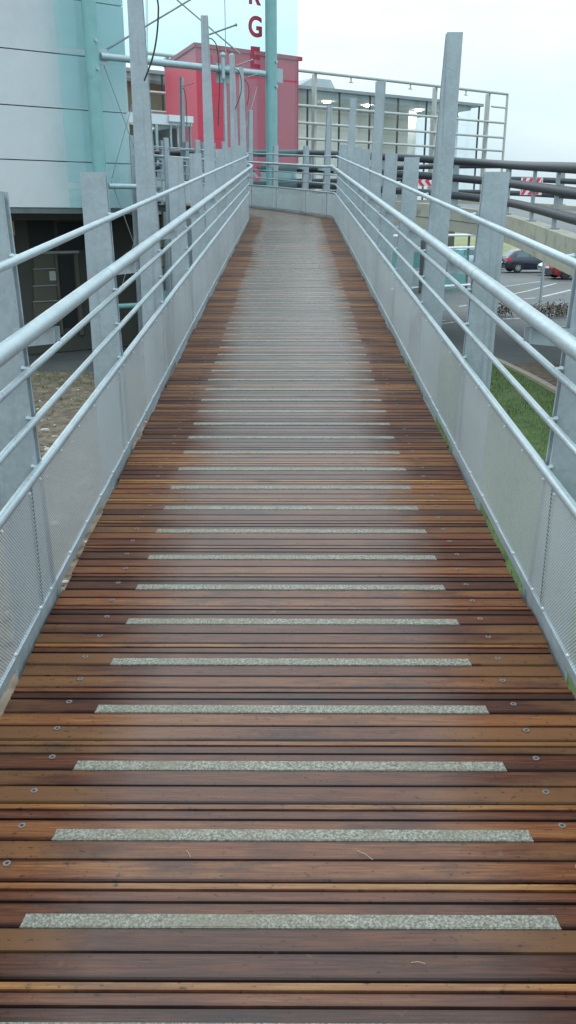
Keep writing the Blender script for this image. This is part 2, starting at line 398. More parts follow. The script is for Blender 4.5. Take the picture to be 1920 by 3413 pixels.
# profile: along the walking direction, height, and tone of the edge (-1 darker edge, +1 pale worn lip)
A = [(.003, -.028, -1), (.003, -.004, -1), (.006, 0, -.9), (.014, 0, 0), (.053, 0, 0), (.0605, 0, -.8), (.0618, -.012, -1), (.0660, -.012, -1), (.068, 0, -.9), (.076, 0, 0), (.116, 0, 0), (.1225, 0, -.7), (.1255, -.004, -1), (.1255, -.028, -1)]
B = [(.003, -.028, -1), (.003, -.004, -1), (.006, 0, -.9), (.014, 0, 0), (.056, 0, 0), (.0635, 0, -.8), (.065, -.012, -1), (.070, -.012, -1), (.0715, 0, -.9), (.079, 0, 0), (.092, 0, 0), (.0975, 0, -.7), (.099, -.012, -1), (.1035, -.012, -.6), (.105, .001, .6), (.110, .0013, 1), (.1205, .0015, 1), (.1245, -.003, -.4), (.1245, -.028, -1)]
nb = int((S_END + 1.0 - S0) / BW) + 18
k0 = -18
for k in range(k0, nb):
    s0 = S0 + k * BW
    if s0 > S_END: break
    tone = random.random(); tone = tone * tone * .6 + random.random() * .4
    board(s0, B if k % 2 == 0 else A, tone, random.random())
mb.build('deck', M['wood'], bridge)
# steel beams under the boards
for X in (-.62, 0, .62):
    b_ = MB(); ss = srange(-1.2, S_END)
    for i in range(len(ss) - 1):
        p = [off(ss[i], X - .05, -.23), off(ss[i], X + .05, -.23), off(ss[i + 1], X + .05, -.23), off(ss[i + 1], X - .05, -.23)]
        b_.hexa(p + [q + Vector((0, 0, .20)) for q in p])
    b_.build('support_beam', M['steel_dark'], bridge)
# grit strips
k = -4; cnt = 0
while cnt < 100:
    s0 = S0 + k * PER; k += 1; cnt += 1
    if s0 < -.8: continue
    b_ = MB(); e = random.uniform(-.004, .004); z0, z1 = .0008, .0045
    L, Rr = -.592 + e, .592 + e
    p = [off(s0 - .001, L - .006, z0), off(s0 - .001, Rr + .006, z0), off(s0 + .0325, Rr, z0), off(s0 + .0325, L, z0)]
    q = [off(s0 + .001, L - .004, z1 - .0015), off(s0 + .001, Rr + .004, z1 - .0015), off(s0 + .031, Rr, z1), off(s0 + .031, L, z1)]
    b_.hexa(p + q)
    lp = [off(s0 - .003, L - .006, -.012), off(s0 - .003, Rr + .006, -.012), off(s0 - .0012, Rr + .006, -.012), off(s0 - .0012, L - .006, -.012)]
    b_.hexa(lp + [v + Vector((0, 0, .0145)) for v in lp])
    if s0 < 7:
        for X in (-.57, -.29, 0, .29, .57): b_.ball(off(s0 + .018, X + e, z1 - .0005), .0042, 1, 8, (1, 1, .5))
    b_.build('grit_strip', [M['strip'], M['screw']], bridge)
cnt = 0; k = -2
while cnt < 100:
    s0 = S0 + k * BW + .046; k += 1
    if s0 < .7: continue
    for X in (-.68, .68):
        b_ = MB(); c = off(s0 + random.uniform(-.006, .006), X + random.uniform(-.012, .012), .0006)
        for (r0, z, mi) in ((.0095, .0010, 0), (.0045, .0014, 1)):
            b_.tube([c + Vector((0, 0, -.003)), c + Vector((0, 0, z))], r0, 12, mi)
        b_.build('screw', [M['screw'], M['black']], bridge); cnt += 1

# ------------------------------------------------------------------ railings
def post_mesh(s, sd, h_top, s_in, w0, dw, zb):
    """two tapered plates with a recessed web between them, standing beside the deck"""
    b_ = MB(); n_, t_ = frame(s)
    def xin(h): return .897 + s_in * max(h, 0)
    def xout(h): return xin(h) + w0 - dw * max(h, 0)
    c = off(s, 0); zd = c.z
    def P(X, dt, z): 
        q = c + n_ * (sd * X) + t_ * dt; return Vector((q.x, q.y, z))
    levels = [zb - zd, 0.0, h_top]
    for (d0, d1, ins) in ((-.030, -.018, 0), (.018, .030, 0), (-.0178, .0178, .012)):
        for a in range(2):
            h0, h1 = levels[a], levels[a + 1]
            if a == 1 and ins: h1 -= .01
            p = []
            for h in (h0, h1):
                xi, xo = xin(h) + ins, xout(h) - ins
                p += [P(xi, d0, zd + h), P(xo, d0, zd + h), P(xo, d1, zd + h), P(xi, d1, zd + h)]
            b_.hexa(p)
    return b_, xin, P, zd
def railing(sd, label, tall, posts, s_in, hi):
    side = off(6, sd * .9); rl = thing('bridge_railing', label, 'railing', (side.x, 0, Z0))
    ss = srange(-1.0, S_END)
    def sweep(X, h, r, n=10): 
        b_ = MB(); b_.tube([off(s, sd * X, h) for s in ss], r, n); return b_
    hr = sweep(.835, 1.03, .0272, 18)
    for s in (4.0, 7.6, 11.4, 15.0):      # sleeve joints
        hr.tube([off(s, sd * .835, 1.03), off(s + .012, sd * .835, 1.03)], .0285, 18)
    hr.build('handrail', M['rail'], rl, 40)
    for (X, h, r) in ((.90, 1.234, .0145), (.90, .865, .0130), (.90, .69, .0130), (.90, .515, .0165)):
        sweep(X, h, r, 12).build('rail', M['rail'], rl, 40)
    # flat bottom bar
    b_ = MB()
    for i in range(len(ss) - 1):
        p = [off(ss[i], sd * .890, .022), off(ss[i], sd * .902, .022), off(ss[i + 1], sd * .902, .022), off(ss[i + 1], sd * .890, .022)]
        if sd < 0: p = [p[1], p[0], p[3], p[2]]
        b_.hexa(p + [q + Vector((0, 0, .034)) for q in p])
    b_.build('bottom_bar', M['bar'], rl)
    # dimpled infill sheets, one per bay
    ends = [s - .16 for s in posts if s < S_END]
    ends = [-1.0] + [e for e in ends if e > -.5] + [S_END]
    for a, bb in zip(ends[:-1], ends[1:]):
        if bb - a < .3: continue
        b_ = MB(); sl = srange(a + .006, bb - .006); vs, uv, fs = [], [], []
        for s in sl:
            for (X, h) in ((.8945, .05), (.8945, .505), (.8975, .05), (.8975, .505)):
                vs.append(off(s, sd * X, h)); uv.append((s, h))
        for i in range(len(sl) - 1):
            o = i * 4
            fs += [(o, o + 1, o + 5, o + 4), (o + 2, o + 6, o + 7, o + 3), (o + 1, o + 3, o + 7, o + 5), (o, o + 4, o + 6, o + 2)]
        fs += [(0, 2, 3, 1), tuple(len(vs) - 4 + j for j in (0, 1, 3, 2))]
        b_.add(vs, fs, 0, uv)
        q = [off(a - .012, sd * .8985, .03), off(a + .012, sd * .8985, .03), off(a + .012, sd * .9045, .03), off(a - .012, sd * .9045, .03)]
        b_.hexa(q + [v + Vector((0, 0, .47)) for v in q], 2)      # upright joint strap behind the seam
        s = a + .1
        if a < 12:
            while s < bb:
                for h in (.488, .063): b_.ball(off(s, sd * .893, h), .0058 if a > 1 else .005, 1, 6)
                s += .30
        b_.build('mesh_panel', [M['perf'], M['bolt'], M['steel_dark']], rl)
    for s in posts:
        ht = tall.get(s)
        h = ht or 1.44
        b_, xin, P, zd = post_mesh(s, sd, h, s_in, .166 if not ht else .170, .030 if not ht else (.031 if hi > 2.5 else .030), -.02)
        po = b_.build('post', M['post'], rl)
        if ht: po['label'] = 'tall tapering steel post rising well above the handrail'
        # bolts where the rails meet the post
        if s < 20:
            for hh in (1.234, .865, .69, .515):
                b_ = MB(); zz_ = zd + hh + .006
                b_.tube([P(.896, -.040, zz_), P(.912, -.040, zz_), P(.922, -.038, zz_), P(.926, -.030, zz_)], [.0065, .0065, .0095, .0095], 8)
                b_.build('bolt', M['rail'], po)
        # handrail bracket: two small plates under the tube
        b_ = MB()
        for dt in (-.036, .032):
            x1 = xin(.98) + .02
            q = [P(.805, dt, zd + .955), P(x1, dt, zd + .94), P(x1, dt + .006, zd + .94), P(.805, dt + .006, zd + .955)]
            b_.hexa(q + [P(.805, dt, zd + 1.005), P(x1, dt, zd + 1.005), P(x1, dt + .006, zd + 1.005), P(.805, dt + .006, zd + 1.005)])
        b_.build('handrail_bracket', M['bar'], po)
        # toe plate fixing the railing to the deck frame
        b_ = MB()
        for sa in (s - .50, s + .03):
            sb = sa + (.5 if sa < s else .04)
            sl = [sa + (sb - sa) * i / 3 for i in range(4)]
            for i in range(3):
                q = [off(sl[i], sd * .893, -.22), off(sl[i], sd * .899, -.22), off(sl[i + 1], sd * .899, -.22), off(sl[i + 1], sd * .893, -.22)]
                b_.hexa(q + [v + Vector((0, 0, .244)) for v in q])
        b_.build('toe_plate', M['bar'], rl)
    return rl
straight = [1.33 + 1.64 * i for i in range(-1, 11)]          # -0.4 ... 16.1(=index 9)
straight = [round(s, 2) for s in straight]
Lp = straight[:-1] + [straight[11], 19.25] + [20.6, 21.9, 23.2, 24.5, 25.8, 27.1, 28.2]
Rp = straight + [18.9, 19.65, 20.5, 21.6, 22.45, 23.6, 24.7, 25.75, 26.9, 28.2]
LT = {straight[4]: 2.95, straight[7]: 2.88, straight[10]: 2.86, 19.25: 2.86}
RT = {straight[4]: 2.22, straight[7]: 2.20, straight[10]: 2.20, 19.65: 2.25, 22.45: 2.2}
TALLX = {}
def px_of(v):
    d = Vector(v) - C0; z = d.dot(cF); return (CX + F * d.dot(cR) / z, CY - F * d.dot(cU) / z)
for s in [22 + .1 * i for i in range(66)]:
    q = px_of(off(s, .95, .5)); TALLX[round(s, 1)] = q
def s_for_px(px): return min(TALLX, key=lambda s: abs(TALLX[s][0] - px))
s601, s532, s675 = s_for_px(603), s_for_px(534), s_for_px(676)
Rp = [s for s in Rp if s < 22.6] + [23.6, 24.4] + [s675, s601, s532, round(s532 + .9, 2)]
Rp = sorted(set(s for s in Rp if s < S_END))
RT[s601] = 2.95
print('curve posts', s675, s601, s532, [px_of(off(s, .95, .5)) for s in Rp if s > 18])
railL = railing(-1, 'galvanised railing left of the ramp, below the white building, with the taller posts', LT, Lp, .026, 2.9)
railR = railing(1, 'galvanised railing right of the ramp, on the car park side, curving round the far end', RT, Rp, .046, 2.2)
for o in railR.children:
    if o.name.startswith('post') and 'label' in o: pass

# cables dangling from the tall posts, and the short arms they hang beside
def cable(pts, d, r, label):
    b_ = MB(); P3 = [at_d(px, py, d) for px, py in pts]
    out = []                               # smooth the polyline
    for i in range(len(P3) - 1):
        p0, p1, p2, p3 = P3[max(i - 1, 0)], P3[i], P3[i + 1], P3[min(i + 2, len(P3) - 1)]
        for k in range(6):
            t = k / 6; out.append(.5 * ((2 * p1) + (p2 - p0) * t + (2 * p0 - 5 * p1 + 4 * p2 - p3) * t * t + (3 * p1 - p0 - 3 * p2 + p3) * t ** 3))
    out.append(P3[-1]); b_.tube(out, r, 8)
    o = b_.build('cable', M['cable'], None, 40); tag(o, label, 'cable', 'loose cables on the tall posts'); return o
c2 = lambda x, y: (400 + .4417 * x, .4417 * y)
c1 = lambda x, y: (.4417 * x, .4417 * y)
cable([(475, -95), (505, -70)] + [c1(*p) for p in ((1188, 0), (1195, 100), (1182, 280), (1150, 440), (1088, 610))], 6.10, .0058, 'thick black cable curving down from the nearest and largest tall post')
cable([c2(*p) for p in ((672, 288), (700, 300), (730, 350), (745, 480), (752, 650), (745, 800), (741, 950))], 11.08, .0062, 'long thin black cable hanging from the tall post in front of the red building corner')
cable([c2(*p) for p in ((862, 518), (890, 530), (912, 590), (912, 700), (868, 825))], 16.0, .0075, 'black cable with a curled end on the third tall post, beside the tube clamp')
cable([c2(*p) for p in ((925, 600), (950, 612), (972, 660), (970, 730), (960, 790))], 19.1, .0075, 'shortest black cable, on the farthest tall post of the near bend, before the red wall')
def arm(po_s, sd, px0, px1, d, r=.008):
    par = None
    return
def arms():
    def nearest_post(rl, p):
        best = None
        for o in rl.children:
            if o.name.startswith('post'):
                c = sum((Vector(v.co) for v in o.data.vertices), Vector()) / len(o.data.vertices)
                dd = (Vector((c.x, c.y)) - Vector((p.x, p.y))).length
                if best is None or dd < best[0]: best = (dd, o)
        return best[1]
    for rl, a, b, d, r in ((railL, (672, 260), (875, 187), 11.1, .011), (railL, (870, 500), (998, 452), 16.05, .010), (railL, (925, 594), (1030, 563), 19.2, .010), (None, (470, 653), (555, 625), None, .012)):
        if d is None:
            q = off(s601, .97); d = q.y; rl = railR
        b_ = MB(); p, q = at_d(*c2(*a), d), at_d(*c2(*b), d - .1); b_.tube([p, q], r, 8); b_.ball(q, r * 1.7, 0, 8)
        b_.build('lamp_arm', M['wire'], nearest_post(rl, p), 40)
    q = off(s601, .97)
    cable([c2(*p) for p in ((470, 665), (485, 680), (497, 740), (503, 850), (505, 950))], q.y - .05, .009, 'thin black cable on the lone tall post in front of the entrance porch')
arms()

# ------------------------------------------------------------------ planes for the buildings
U = Vector((.824, .566)).normalized()
class Plane:
    def __init__(s, O, u=U):
        s.O = Vector((O[0], O[1])); s.u = Vector(u).normalized(); s.n = Vector((s.u.y, -s.u.x))
    def hit(s, px, py, o=0.0):
        r = ray(px, py); r2 = Vector((r.x, r.y)); P = s.O + s.n * o
        k = (P - Vector((C0.x, C0.y))).dot(s.n) / r2.dot(s.n); q = C0 + r * k
        return ((Vector((q.x, q.y)) - s.O).dot(s.u), q.z)
    def pt(s, t, z, o=0.0):
        q = s.O + s.u * t + s.n * o; return Vector((q.x, q.y, z))
    def box(s, mb, t0, t1, z0, z1, o0, o1, mi=0):      # o1 > o0 : o1 is nearer to the camera
        if t0 > t1: t0, t1 = t1, t0
        if z0 > z1: z0, z1 = z1, z0
        mb.hexa([s.pt(t0, z0, o1), s.pt(t1, z0, o1), s.pt(t1, z0, o0), s.pt(t0, z0, o0), s.pt(t0, z1, o1), s.pt(t1, z1, o1), s.pt(t1, z1, o0), s.pt(t0, z1, o0)], mi)
    def rect(s, px0, py0, px1, py1, o=0.0):            # pixel rectangle -> t0,t1,z0,z1
        t0, z1 = s.hit(px0, (py0 + py1) / 2, o)[0], s.hit((px0 + px1) / 2, py0, o)[1]
        t1, z0 = s.hit(px1, (py0 + py1) / 2, o)[0], s.hit((px0 + px1) / 2, py1, o)[1]
        return t0, t1, z0, z1
def base_at(px, d): 
    q = at_d(px, 735, d); return (q.x, q.y)
SC = Plane(base_at(892, 24.0))          # glass screen plane (mast at t = 0)

# ---- glass screen with masts, tubes, cables and letters
screen = thing('glass_screen', 'tall turquoise glass screen on tubular masts with red vertical lettering beside the ramp', 'glass screen', SC.pt(0, 0))
tL = SC.hit(315, 500)[0]
zt = SC.hit(600, 222)[1]
for t, r in ((tL, .155), (0.0, .145)):
    b_ = MB(); b_.tube([SC.pt(t, 0, .22), SC.pt(t, 4, .22), SC.pt(t, 12, .22)], r, 28); o = b_.build('mast', M['teal'], screen, 40)
    b_ = MB()
    for z in (zt + .28, zt - .28):
        for dx in (.05,):
            b_.tube([SC.pt(t + dx, z, .36), SC.pt(t + dx, z, .40)], .035, 10)
    SC.box(b_, t + r * .8, t + r + .22, zt - .16, zt + .16, .16, .20)
    b_.build('clamp', M['tube'], o, 40)
b_ = MB(); b_.tube([SC.pt(tL + .2, zt, .22), SC.pt(-.2, zt, .22)], .075, 16); b_.build('tube', M['tube'], screen, 40)
zl = SC.hit(384, 622)[1]; tl2 = SC.hit(520, 630)[0]
b_ = MB(); b_.tube([SC.pt(tL + .2, zl, .22), SC.pt(tl2, zl, .22)], .062, 14); SC.box(b_, tl2, tl2 + .05, zl - .4, zl + .4, .1, .34); b_.build('tube', M['tube'], screen, 40)
zl2 = SC.hit(430, 1016)[1]
b_ = MB(); b_.tube([SC.pt(tL + .1, zl2, .22), SC.pt(tl2, zl2, .22)], .06, 14); SC.box(b_, tl2, tl2 + .05, zl2 - .3, zl2 + .3, .1, .34); b_.build('tube', M['teal'], screen, 40)
# panes
tE = SC.hit(990, 400)[0]; tA = SC.hit(203, 300)[0]; tB = SC.hit(424, 400)[0]; tM = SC.hit(757, 420)[0]
def pane(t0, t1, z0, z1, o=0.0):
    b_ = MB(); SC.box(b_, t0, t1, z0, z1, o - .008, o + .008); b_.build('glass_pane', M['tglass'], screen)
zrow = [SC.hit(300, y)[1] for y in (694, 628, 610, 365, 183, 166)]
zb, z1a, z1b, z2, z3, z3b = zrow
pane(tA, tB, zb, z1a - .01); pane(tA, tB, z1b, z2 - .012); pane(tA, tB, z2 + .012, z3); pane(tA, tB, z3b, z3b + 2.0); pane(tA, tB, z3b + 2.02, z3b + 4.5)
zs = SC.hit(600, 232)[1]
zbot = SC.hit(880, 612)[1]
pane(tM, tE, 1.2, zs - .03)
pane(tB + .02, tE, zs + .02, zs + 6.5)
b_ = MB(); SC.box(b_, tM - .05, tM - .012, zbot - 2, zs, -.03, .03); SC.box(b_, tM - .16, tM - .10, zbot - 2, zs + .3, .1, .16)
b_.build('mullion', M['tube'], screen)
b_ = MB()
for dt in (-.25, .25):
    b_.tube([SC.pt(tM - .13 + dt * .5, zs - .15, .30), SC.pt(tM - .13 + dt * .5, zs + .35, .30)], .045, 10); b_.ball(SC.pt(tM - .13 + dt * .5, zs + .36, .30), .07, 0, 8)
SC.box(b_, tM - .35, tM + .1, zs - .22, zs + .2, .1, .14); b_.build('clamp', M['tube'], screen, 40)
def wire(p, q, r=.011, m='wire'):
    b_ = MB(); b_.tube([p, q], r, 6); b_.build('tension_cable', M[m], screen, 60)
def scp(px, py, o=.15):
    t, z = SC.hit(px, py, o); return SC.pt(t, z, o)
wire(scp(*c1(770, 395)), scp(660, -17), .022)
wire(scp(585, -5), scp(*c2(905, 405)), .02)
wire(scp(*c1(785, 495)), scp(*c1(1012, 1110)), .010); wire(scp(*c1(1060, 560)), scp(*c1(845, 1345)), .010)
wire(scp(*c1(838, 1360)), scp(300 + 150, 840 - 20), .010)
wire(scp(487, -20), scp(487, 195), .007); wire(scp(491, -20), scp(492, 200), .007)
wire(scp(749, -20), scp(753, 222), .010)
wire(scp(455, 780), scp(405, 960), .010)
wire(scp(858, 290), scp(815, 440), .010); wire(scp(815, 440), scp(822, 480), .010)
def letter(ch, px, py_base, hpx, mat):
    cu = bpy.data.curves.new('letter', 'FONT'); cu.body = ch; cu.extrude = .006; cu.offset = .030
    z = SC.hit(px, py_base)[1]; ztop = SC.hit(px, py_base - hpx)[1]; hh = (ztop - z)
    cu.size = 1.0; tmp = bpy.data.objects.new('letter', cu); COL.objects.link(tmp)
    dg = bpy.context.evaluated_depsgraph_get(); me = bpy.data.meshes.new_from_object(tmp.evaluated_get(dg)); bpy.data.objects.remove(tmp)
    xs = [v.co.x for v in me.vertices]; ys = [v.co.y for v in me.vertices]
    sy = hh / (max(ys) - min(ys)); sx = sy * .92; x0 = (max(xs) + min(xs)) / 2; y0 = min(ys); t = SC.hit(px, py_base)[0]
    for v in me.vertices:
        q = SC.pt(t + (v.co.x - x0) * sx, z + (v.co.y - y0) * sy, .03 + v.co.z); v.co = q
    me.materials.clear(); me.materials.append(mat)
    o = bpy.data.objects.new('letter', me); COL.objects.link(o); attach(o, screen)
letter('R', 848, 17, 71, M['letter']); letter('G', 849, 125, 72, M['letter']); letter('E', 850, 228, 72, M['letter']); letter('S', 855, 604, 62, M['letter_pink'])

# ---- white office building on the left
BK = .42                                      # cladding behind the glass
WL = Plane((SC.O - SC.n * BK))
office = thing('office_building', 'pale panel-clad building raised over a dark shopfront, left of the ramp', 'building', WL.pt(-6, 0))
t0, t1 = WL.hit(-900, 500)[0], WL.hit(430, 400)[0]
zbt = WL.hit(150, 693)[1]
zl = [WL.hit(0, y)[1] for y in (530, 347, 158)]
rows = [zbt] + zl + [zl[2] + (zl[2] - zl[1]), zl[2] + 2 * (zl[2] - zl[1]), zl[2] + 3 * (zl[2] - zl[1])]
for a, bz in zip(rows[:-1], rows[1:]):
    b_ = MB()
    tt = t1; 
    while tt > t0:
        tn = max(t0, tt - 6.0); WL.box(b_, tn + .008, tt - (.008 if tt < t1 else 0), a + .012, bz - .012, -.08, 0); tt = tn
    b_.build('cladding', M['white_wall'], office)
b_ = MB(); WL.box(b_, t0, t1 - .03, zbt + .02, rows[-1], -12, -.05); b_.build('wall', M['seal'], office)
b_ = MB(); WL.box(b_, t0, t1, zbt - .12, zbt + .005, -12, -.02); b_.build('soffit', M['soffit'], office)
# ground floor set back under the overhang
BKW = 1.7
t1g = WL.hit(470, 900, -BKW)[0]
b_ = MB(); WL.box(b_, t0, t1g, 0, zbt - .12, -BKW - .3, -BKW); WL.box(b_, t1g - .3, t1g, 0, zbt - .12, -12, -BKW - .3)
b_.build('ground_floor_wall', M['dark_wall'], office)
c5 = lambda x, y: (.4417 * x, 550 + .4417 * y)
def wr(x0, y0, x1, y1, o): 
    a = c5(x0, y0); b = c5(x1, y1); return WL.rect(a[0], a[1], b[0], b[1], o)
def wbox(name, x0, y0, x1, y1, mat, th=.05, parent=None):
    r_ = wr(x0, y0, x1, y1, -BKW); b_ = MB(); WL.box(b_, *r_, -BKW + .002, -BKW + th); return b_.build(name, M[mat], parent or office)
w = wbox('window', 215, 420, 410, 650, 'black', .02)
wbox('window_frame', 205, 650, 590, 668, 'grey_wall', .07, w)
w = wbox('window', 440, 430, 640, 640, 'black', .02)
for y0, y1 in ((670, 778), (786, 905), (913, 1022), (1030, 1190)): wbox('wall_panel', 250, y0, 425, y1, 'dark_panel', .05)
for y in (779, 906, 1023): wbox('ledge', 245, y, 430, y + 6, 'grey_wall', .09)
dr = wbox('door', 452, 680, 565, 1230, 'black', .02)
wbox('door_frame', 428, 670, 446, 1280, 'dark_panel', .1, dr); wbox('door_frame', 572, 670, 600, 1280, 'dark_panel', .1, dr)
wbox('notice', 368, 800, 418, 870, 'paper', .06)
for y0, y1 in ((420, 530), (545, 655), (735, 780), (800, 900), (915, 1015)): wbox('yellow_panel', 20, y0, 105, y1, 'yellow', .05)
wbox('beam', 0, 330, 640, 415, 'seal', .25)

# ---- terrace slab / elevated road that the ramp leads up to
E = [(5.6, -30, -3.2), (5.5, 2, -1.50), (5.2, 10, -.86), (4.96, 15.5, -.41), (5.25, 21.4, -.02), (4.85, 23.8, .18), (3.2, 25.4, .40), (.6, 26.8, .62), (-.6, 27.3, .66), (-2.4, 27.9, .70), (-5.5, 28.6, .74), (-9.5, 29.2, .74)]
Fe = [(11, -30, -3.2), (10.9, 2, -1.30), (10.6, 10, -.70), (10.2, 15.5, -.30), (10.3, 23.0, .02), (9.6, 27.5, .25), (8.0, 30.5, .48), (5.6, 33.2, .62), (2.6, 35.6, .66), (-.5, 37.0, .70), (-3.5, 38.5, .74), (-7, 38.5, .74)]
def dens(L, n=5):
    out = []
    for i in range(len(L) - 1):
        p0, p1, p2, p3 = [Vector(L[max(0, min(len(L) - 1, j))]) for j in (i - 1, i, i + 1, i + 2)]
        for k in range(n):
            t = k / n; out.append(.5 * ((2 * p1) + (p2 - p0) * t + (2 * p0 - 5 * p1 + 4 * p2 - p3) * t * t + (3 * p1 - p0 - 3 * p2 + p3) * t ** 3))
    out.append(Vector(L[-1])); return [v + Vector((0, 0, CAMZ)) for v in out]
En, Ff = dens(E), dens(Fe)
road = thing('elevated_road', 'concrete vehicle ramp curving up to the entrance terrace right of the footbridge', 'elevated road', (5, 15, 0))
b_ = MB()
for i in range(len(En) - 1):
    a, b, c, d = En[i].lerp(Ff[i], .03), Ff[i].lerp(En[i], .03), Ff[i + 1].lerp(En[i + 1], .03), En[i + 1].lerp(Ff[i + 1], .03)
    dz = Vector((0, 0, -.03)); dz2 = Vector((0, 0, -.32))
    b_.hexa([a + dz2, b + dz2, c + dz2, d + dz2, a + dz, b + dz, c + dz, d + dz])
b_.build('road_slab', M['asphalt2'], road)
def edge(L, Lo, name):
    b_ = MB()
    for i in range(len(L) - 1):
        ia = (Lo[i] - L[i]).normalized() * .32; ib = (Lo[i + 1] - L[i + 1]).normalized() * .32
        for (z0, z1, e) in ((-.26, .08, 0), (-.55, -.275, .02)):
            a0, b0 = L[i] + ia * (-e * 0), L[i + 1]
            if e: a0 = a0 + ia * .04; b0 = b0 + ib * .04
            p = [a0, b0, b0 + ib, a0 + ia]
            if z1 < z0: continue
            b_.hexa([q + Vector((0, 0, z0)) for q in p] + [q + Vector((0, 0, z1)) for q in p])
    return b_.build(name, M['concrete'], road)
edge(En, Ff, 'edge_beam'); edge(Ff, En, 'edge_beam')
for (x, y, zt_) in ((7.6, 12, -1.0), (7.7, 20.5, -.45), (1.9, 29.6, .2), (-1.5, 32.5, .25), (-6.5, 33.5, .3)):
    b_ = MB(); b_.tube([(x, y, 0), (x, y, CAMZ + zt_ + .02)], .35, 20); b_.build('pier', M['concrete'], road, 40)
def pipe_rail(L, Lo, label, i0, i1, ins, hs, rad, sp):
    pr = thing('pipe_railing', label, 'railing', L[i0], 'black pipe railings of the vehicle ramp')
    Q = [L[i] + (Lo[i] - L[i]).normalized() * ins for i in range(i0, i1)]
    for h in hs:
        b_ = MB(); b_.tube([q + Vector((0, 0, h)) for q in Q], rad, 14); b_.build('pipe', M['pipe'], pr, 50)
    acc = 0; last = None
    for i in range(len(Q) - 1):
        a, b = Q[i], Q[i + 1]; ln = (b - a).length; pos = 0
        while acc + (ln - pos) >= sp:
            pos += sp - acc; acc = 0; p = a.lerp(b, pos / ln); t = (b - a); t.z = 0; t.normalize(); nn = Vector((-t.y, t.x, 0))
            b_ = MB()
            for (w0, w1, z0, z1) in ((.085, .06, .08, hs[0] - .02),):
                pp = [p - t * w0 - nn * .03, p + t * w0 - nn * .03, p + t * w0 + nn * .03, p - t * w0 + nn * .03]
                qq = [p - t * w1 - nn * .03, p + t * w1 - nn * .03, p + t * w1 + nn * .03, p - t * w1 + nn * .03]
                o_ = nn * 0.0
                b_.hexa([v + o_ + Vector((0, 0, z0)) for v in pp] + [v + o_ + Vector((0, 0, z1)) for v in qq])
            pp = [p + t * a_ + nn * c_ for a_, c_ in ((-.15, -.09), (.15, -.09), (.15, .09), (-.15, .09))]
            b_.hexa([v + Vector((0, 0, .075)) for v in pp] + [v + Vector((0, 0, .10)) for v in pp])
            b_.build('post', M['post'], pr)
        acc += ln - pos
    return pr, Q
prN, QN = pipe_rail(En, Ff, 'three thick black pipes on grey posts along the near edge of the concrete road ramp', 5, 52, .16, (1.22, .80, .36), .098, 2.3)
prF, QF = pipe_rail(Ff, En, 'three black pipes along the far edge of the road ramp, behind the striped boards', 5, 52, .16, (1.22, .80, .36), .085, 2.3)

def board_sign(px0, py0, px1, py1, d, label, diag):
    a = at_d(px0, (py0 + py1) / 2, d); c = at_d(px1, (py0 + py1) / 2, d)
    z1 = at_d((px0 + px1) / 2, py0, d).z; z0 = at_d((px0 + px1) / 2, py1, d).z
    w_ = c.x - a.x; h_ = z1 - z0; th = .03
    root = thing('warning_board', label, 'warning sign', (a.x, d, z0), 'striped boards on the road ramp')
    b_ = MB(); b_.box(a.x, c.x, d, d + th, z0, z1); b_.build('board', M['swhite'], root)
    b_ = MB(); n_ = 3 if diag else 2
    st = w_ / n_
    for k in range(-1, n_ + 1):
        x = a.x + k * st
        def cl(v): return max(a.x + .01, min(c.x - .01, v))
        segs = ((z0 + .01, z1 - .01, 0.0, .55 * h_),) if diag else ((z0 + .01, (z0 + z1) / 2, .35 * h_ * 1.2, 0.0), ((z0 + z1) / 2, z1 - .01, 0.0, .35 * h_ * 1.2))
        for (za, zb_, sa, sb) in segs:
            p = [(cl(x + sa), za), (cl(x + sa + st * .5), za), (cl(x + sb + st * .5), zb_), (cl(x + sb), zb_)]
            if p[0][0] >= p[1][0] - 1e-4 and p[2][0] <= p[3][0] + 1e-4: continue
            b_.add([(q[0], d - .004, q[1]) for q in p] + [(q[0], d + .004, q[1]) for q in p], [(0, 1, 2, 3), (7, 6, 5, 4), (0, 4, 5, 1), (1, 5, 6, 2), (2, 6, 7, 3), (3, 7, 4, 0)])
    b_.build('stripes', M['sred'], root)
board_sign(1390, 587, 1442, 621, 27.4, 'red and white chevron board pointing left, between the big tall post and a short post', False)
board_sign(1736, 592, 1808, 650, 29.6, 'red and white board with diagonal stripes behind the pipes, seen over the short right post', True)

# ---- red box building
RC = base_at(669, 35.0); RF = Plane(RC)
zpk = RF.hit(669, 159)[1]; tR = RF.hit(995, 300)[0]; zrr = RF.hit(995, 203)[1]
RS = Plane(RC, Vector((-.407, .913)))
q = RS.hit(548, 225); lenS, zlf = q[0], q[1]
print('red side', lenS, zlf, zpk)
def up(p, z): return Vector((p.x, p.y, z))
red = thing('red_building', 'red panelled box building behind the glass screen and mast', 'building', (RC[0], RC[1], 0))
zf = CAMZ + 2.2
b_ = MB()
dep = 3.2
A0 = RF.pt(0, zf); A1 = RF.pt(tR, zf); Bk = RS.pt(lenS, zf); Bk1 = RF.pt(tR, zf, -dep)
b_.hexa([A0, A1, Bk1, Bk, up(A0, zpk), up(A1, zrr), up(Bk1, zrr), up(Bk, zlf)])
b_.build('wall', M['red'], red)
b_ = MB(); q_ = [RF.pt(.06, CAMZ + .3, -.08), RF.pt(tR - .06, CAMZ + .3, -.08), RF.pt(tR - .06, CAMZ + .3, -dep + .1), RS.pt(lenS - .06, CAMZ + .3, -.08)]
b_.hexa(q_ + [up(p, zf - .002) for p in q_]); b_.build('plinth', M['grey_wall'], red)
b_ = MB()
